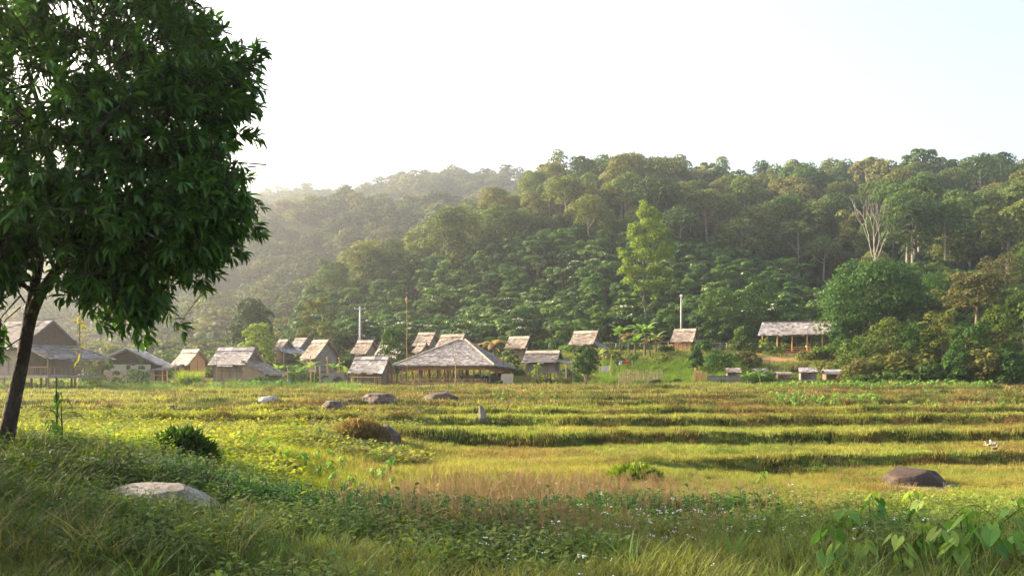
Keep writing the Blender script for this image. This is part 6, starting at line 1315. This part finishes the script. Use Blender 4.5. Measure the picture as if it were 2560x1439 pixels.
x, y, u = field_pts(700, 70, 84, 1.0, -50, 900); put('village_edge_grass', x, y, rng.uniform(.8, 1.6, len(x)), g_tall, 'long green grass before the left houses', C_(.13, .24, .05))
# taro plants: near ones are things
tm_ = [taro_mesh(5, .44, .15), taro_mesh(4, .38, .13), taro_mesh(6, .46, .14), taro_mesh(4, .34, .14)]
for a, b in tm_: a.materials.append(M['taro']); b.materials.append(M['taro'])
troot = {}; TL = [(2185, 1330), (2240, 1352), (2300, 1300), (2310, 1378), (2345, 1395), (2390, 1370), (2420, 1330), (2440, 1395), (2480, 1360), (2500, 1310), (2540, 1340), (2555, 1400), (2120, 1360), (2140, 1290), (2260, 1425), (2390, 1432), (2480, 1432), (2070, 1425), (2200, 1275), (2350, 1290), (2540, 1270), (1540, 1210), (1905, 1180), (2160, 1400), (2280, 1340), (2365, 1410), (2580, 1330), (2100, 1415), (2420, 1410), (2300, 1410)]
for i, (px, py) in enumerate(TL):
    q = G(px, min(1490, py+45)); k = i % 4
    if k not in troot: c = empty('taro_plant', (0, 0, 0), 0, 'broad heart-leaved taro plant in the coarse grass at the lower right', 'taro plant', 'taro plants at the lower right'); link_mesh('leaves', tm_[k][0], None, c); link_mesh('stalks', tm_[k][1], None, c); troot[k] = c
    else: c = copy_tree(troot[k])
    c['label'] = 'taro plant at the lower right, '+('nearest row' if py > 1395 else ('middle rows' if py > 1325 else 'farthest row'))+', '+('left part of the clump' if px < 2230 else ('centre of the clump' if px < 2400 else 'right part of the clump'))
    if i == 21: c['label'] = 'single broad-leaved plant in the reddish grass near the centre'; c['group'] = 'lone plants'
    if i == 22: c['label'] = 'single broad-leaved plant on the right of the field below the terrace edge'; c['group'] = 'lone plants'
    s = random.uniform(.75, 1.15); c.location = q; c.scale = (s, s, s); c.rotation_euler = (0, 0, random.uniform(0, 6.28))
tj = [joined('tj', [a, b], [M['taro'], M['taro']]) for a, b in tm_]
def taro_patch(name, label, u0, u1, y0, y1, n, s):
    x, y, u = field_pts(n, y0, y1, 1, u0, u1); put(name, x, y, rng.uniform(.7, 1.3, len(x))*s, tj, label)
taro_patch('taro_patch', 'patch of light taro leaves on the right upper terraces', 1920, 2200, 47, 55, 150, .9); taro_patch('taro_patch', 'patch of pale taro leaves below the pavilion, right of the reddish boulder', 1230, 1400, 51, 58, 60, .8)
taro_patch('taro_patch', 'taro leaves scattered in the bright left field', 60, 1000, 17, 34, 130, .75); taro_patch('taro_patch', 'broad leaves at the foot of the thicket, right', 1900, 2480, 72, 84, 260, 1.2); taro_patch('taro_patch', 'broad green leaves heaped by the cottage', 590, 720, 76, 83, 90, 1.3)
taro_patch('taro_patch', 'taro leaves on the right far terrace near the thicket', 2260, 2560, 42, 62, 80, .8)
# tall single stalk plants
def corn(px, py, h, label, n=7, L_=.55):
    q = G(px, py); o = empty('tall_stalk_plant', q, 0, label, 'plant'); m = MB(); m.tube([(0, 0, -.05), (.02, 0, h*.5), (0, 0, h)], [.02, .014, .004], 6); m.build('stem', M['mid_leaf'], o); m = MB()
    for i in range(n):
        a = i*2.4; z = h*(.15+.6*i/n); d = Vector((math.cos(a), math.sin(a), 0)); sd = Vector((-d.y, d.x, 0)); p = Vector((0, 0, z)); prev = None; el = 1.1
        for k in range(8):
            t = k/7; wd = .035*(1-t**2)+.002; cur = (p-sd*wd, p+Vector((0, 0, -.01)), p+sd*wd)
            if prev: m.face([prev[0], prev[1], cur[1], cur[0]], .4); m.face([prev[1], prev[2], cur[2], cur[1]], .5)
            prev = cur; an = el-t*2.3; p = p+(d*math.cos(an)+Vector((0, 0, math.sin(an))))*L_/7
    m.build('leaves', M['mid_leaf'], o)
corn(140, 1135, 1.25, 'tall dark stalk plant with arching strap leaves right of the big trunk'); corn(152, 1140, .9, 'shorter strap-leaved plant at the foot of the tall stalk', 5)
# fern at lower right
q = G(2500, 1400); o = empty('fern', q, 0, 'bright arching fern frond between taro leaves at the lower right', 'fern'); m = MB(); st = MB()
for a, L_ in ((.1, .55), (2.6, .4), (-.6, .45)):
    d = Vector((math.cos(a), math.sin(a), 0)); sd = Vector((-d.y, d.x, 0)); pts = []
    for k in range(18):
        t = k/17; pts.append(d*L_*t+Vector((0, 0, .32+.22*math.sin(t*2.6)-.1*t)))
    st.tube([Vector((0, 0, 0))]+pts, .004, 4)
    for k, p in enumerate(pts):
        l = .10*(1-k/18)+.01
        for s in (-1, 1): e = p+sd*s*l+d*.02+Vector((0, 0, -.35*l)); m.face([p-d*.009, e, p+d*.009], random.random())
m.build('frond', M['light_leaf'], o); st.build('stalk', M['mid_leaf'], o)
# leafy grass clump before the straw-pale house
q = onG(473, 968, 78); me = blade_mesh('leaves', 900, .9, 2.1, .05, .55, .55, 4, None, .5); o = link_mesh('reed_clump', me, M['light_leaf']); o.location = q; tag(o, 'big feathery clump of green reeds in front of the straw-pale house', 'reeds')
q = onG(1600, 965, 88); me = blade_mesh('leaves', 140, .5, 1.0, .05, .4, .5, 4, None, .4); o = link_mesh('reed_clump', me, M['mid_leaf']); o.location = q; tag(o, 'small dark clump of reeds at the foot of the ragged stick fence', 'reeds')
q = onG(580, 968, 80); me = blade_mesh('leaves', 60, .7, 1.6, .05, .2, .6, 4, None, .5); o = link_mesh('reed_clump', me, M['light_leaf']); o.location = q; tag(o, 'spiky pale-leaved clump before the cottage wall', 'reeds')
q = P(1068, 530, 60); m = MB(); m.tube([(-.05, 0, 0), (0, 0, 0), (.05, 0, .01)], [.01, .03, .01], 5); m.face([(0, -.02, .01), (.04, -.16, .06), (-.03, -.1, .03)]); m.face([(0, .02, .01), (.04, .16, .06), (-.03, .1, .03)]); o = m.build('bird', M['cloth_black']); o.location = q; tag(o, 'tiny dark bird flying before the hazy ridge', 'bird')

# ------------------------------------------------------------------ haze: one closed box of even pale air
zlo, zhi = -60, 190
bm = bmesh.new(); bmesh.ops.create_cube(bm, size=1); me = bpy.data.meshes.new('haze'); bm.to_mesh(me); bm.free()
hz = link_mesh('haze', me, None); hz.scale = (6400, 6400, zhi-zlo); hz.location = (0, 0, (zlo+zhi)/2); tag(hz, 'pale morning haze thickening toward the sun at the left', 'haze', None, 'stuff')
m, n, out = new_mat('haze_air'); pv = N(n, 'ShaderNodeVolumePrincipled'); pv.inputs['Color'].default_value = (.86, .92, 1.0, 1); pv.inputs['Density'].default_value = HAZE_DENSITY; pv.inputs['Anisotropy'].default_value = .68
n.links.new(pv.outputs[0], out.inputs['Volume']); me.materials.append(m)
for o in SC.objects:
    if 'label' in o.keys() and not (4 <= len(o['label'].split()) <= 16): print('LABEL!', len(o['label'].split()), o['label'])
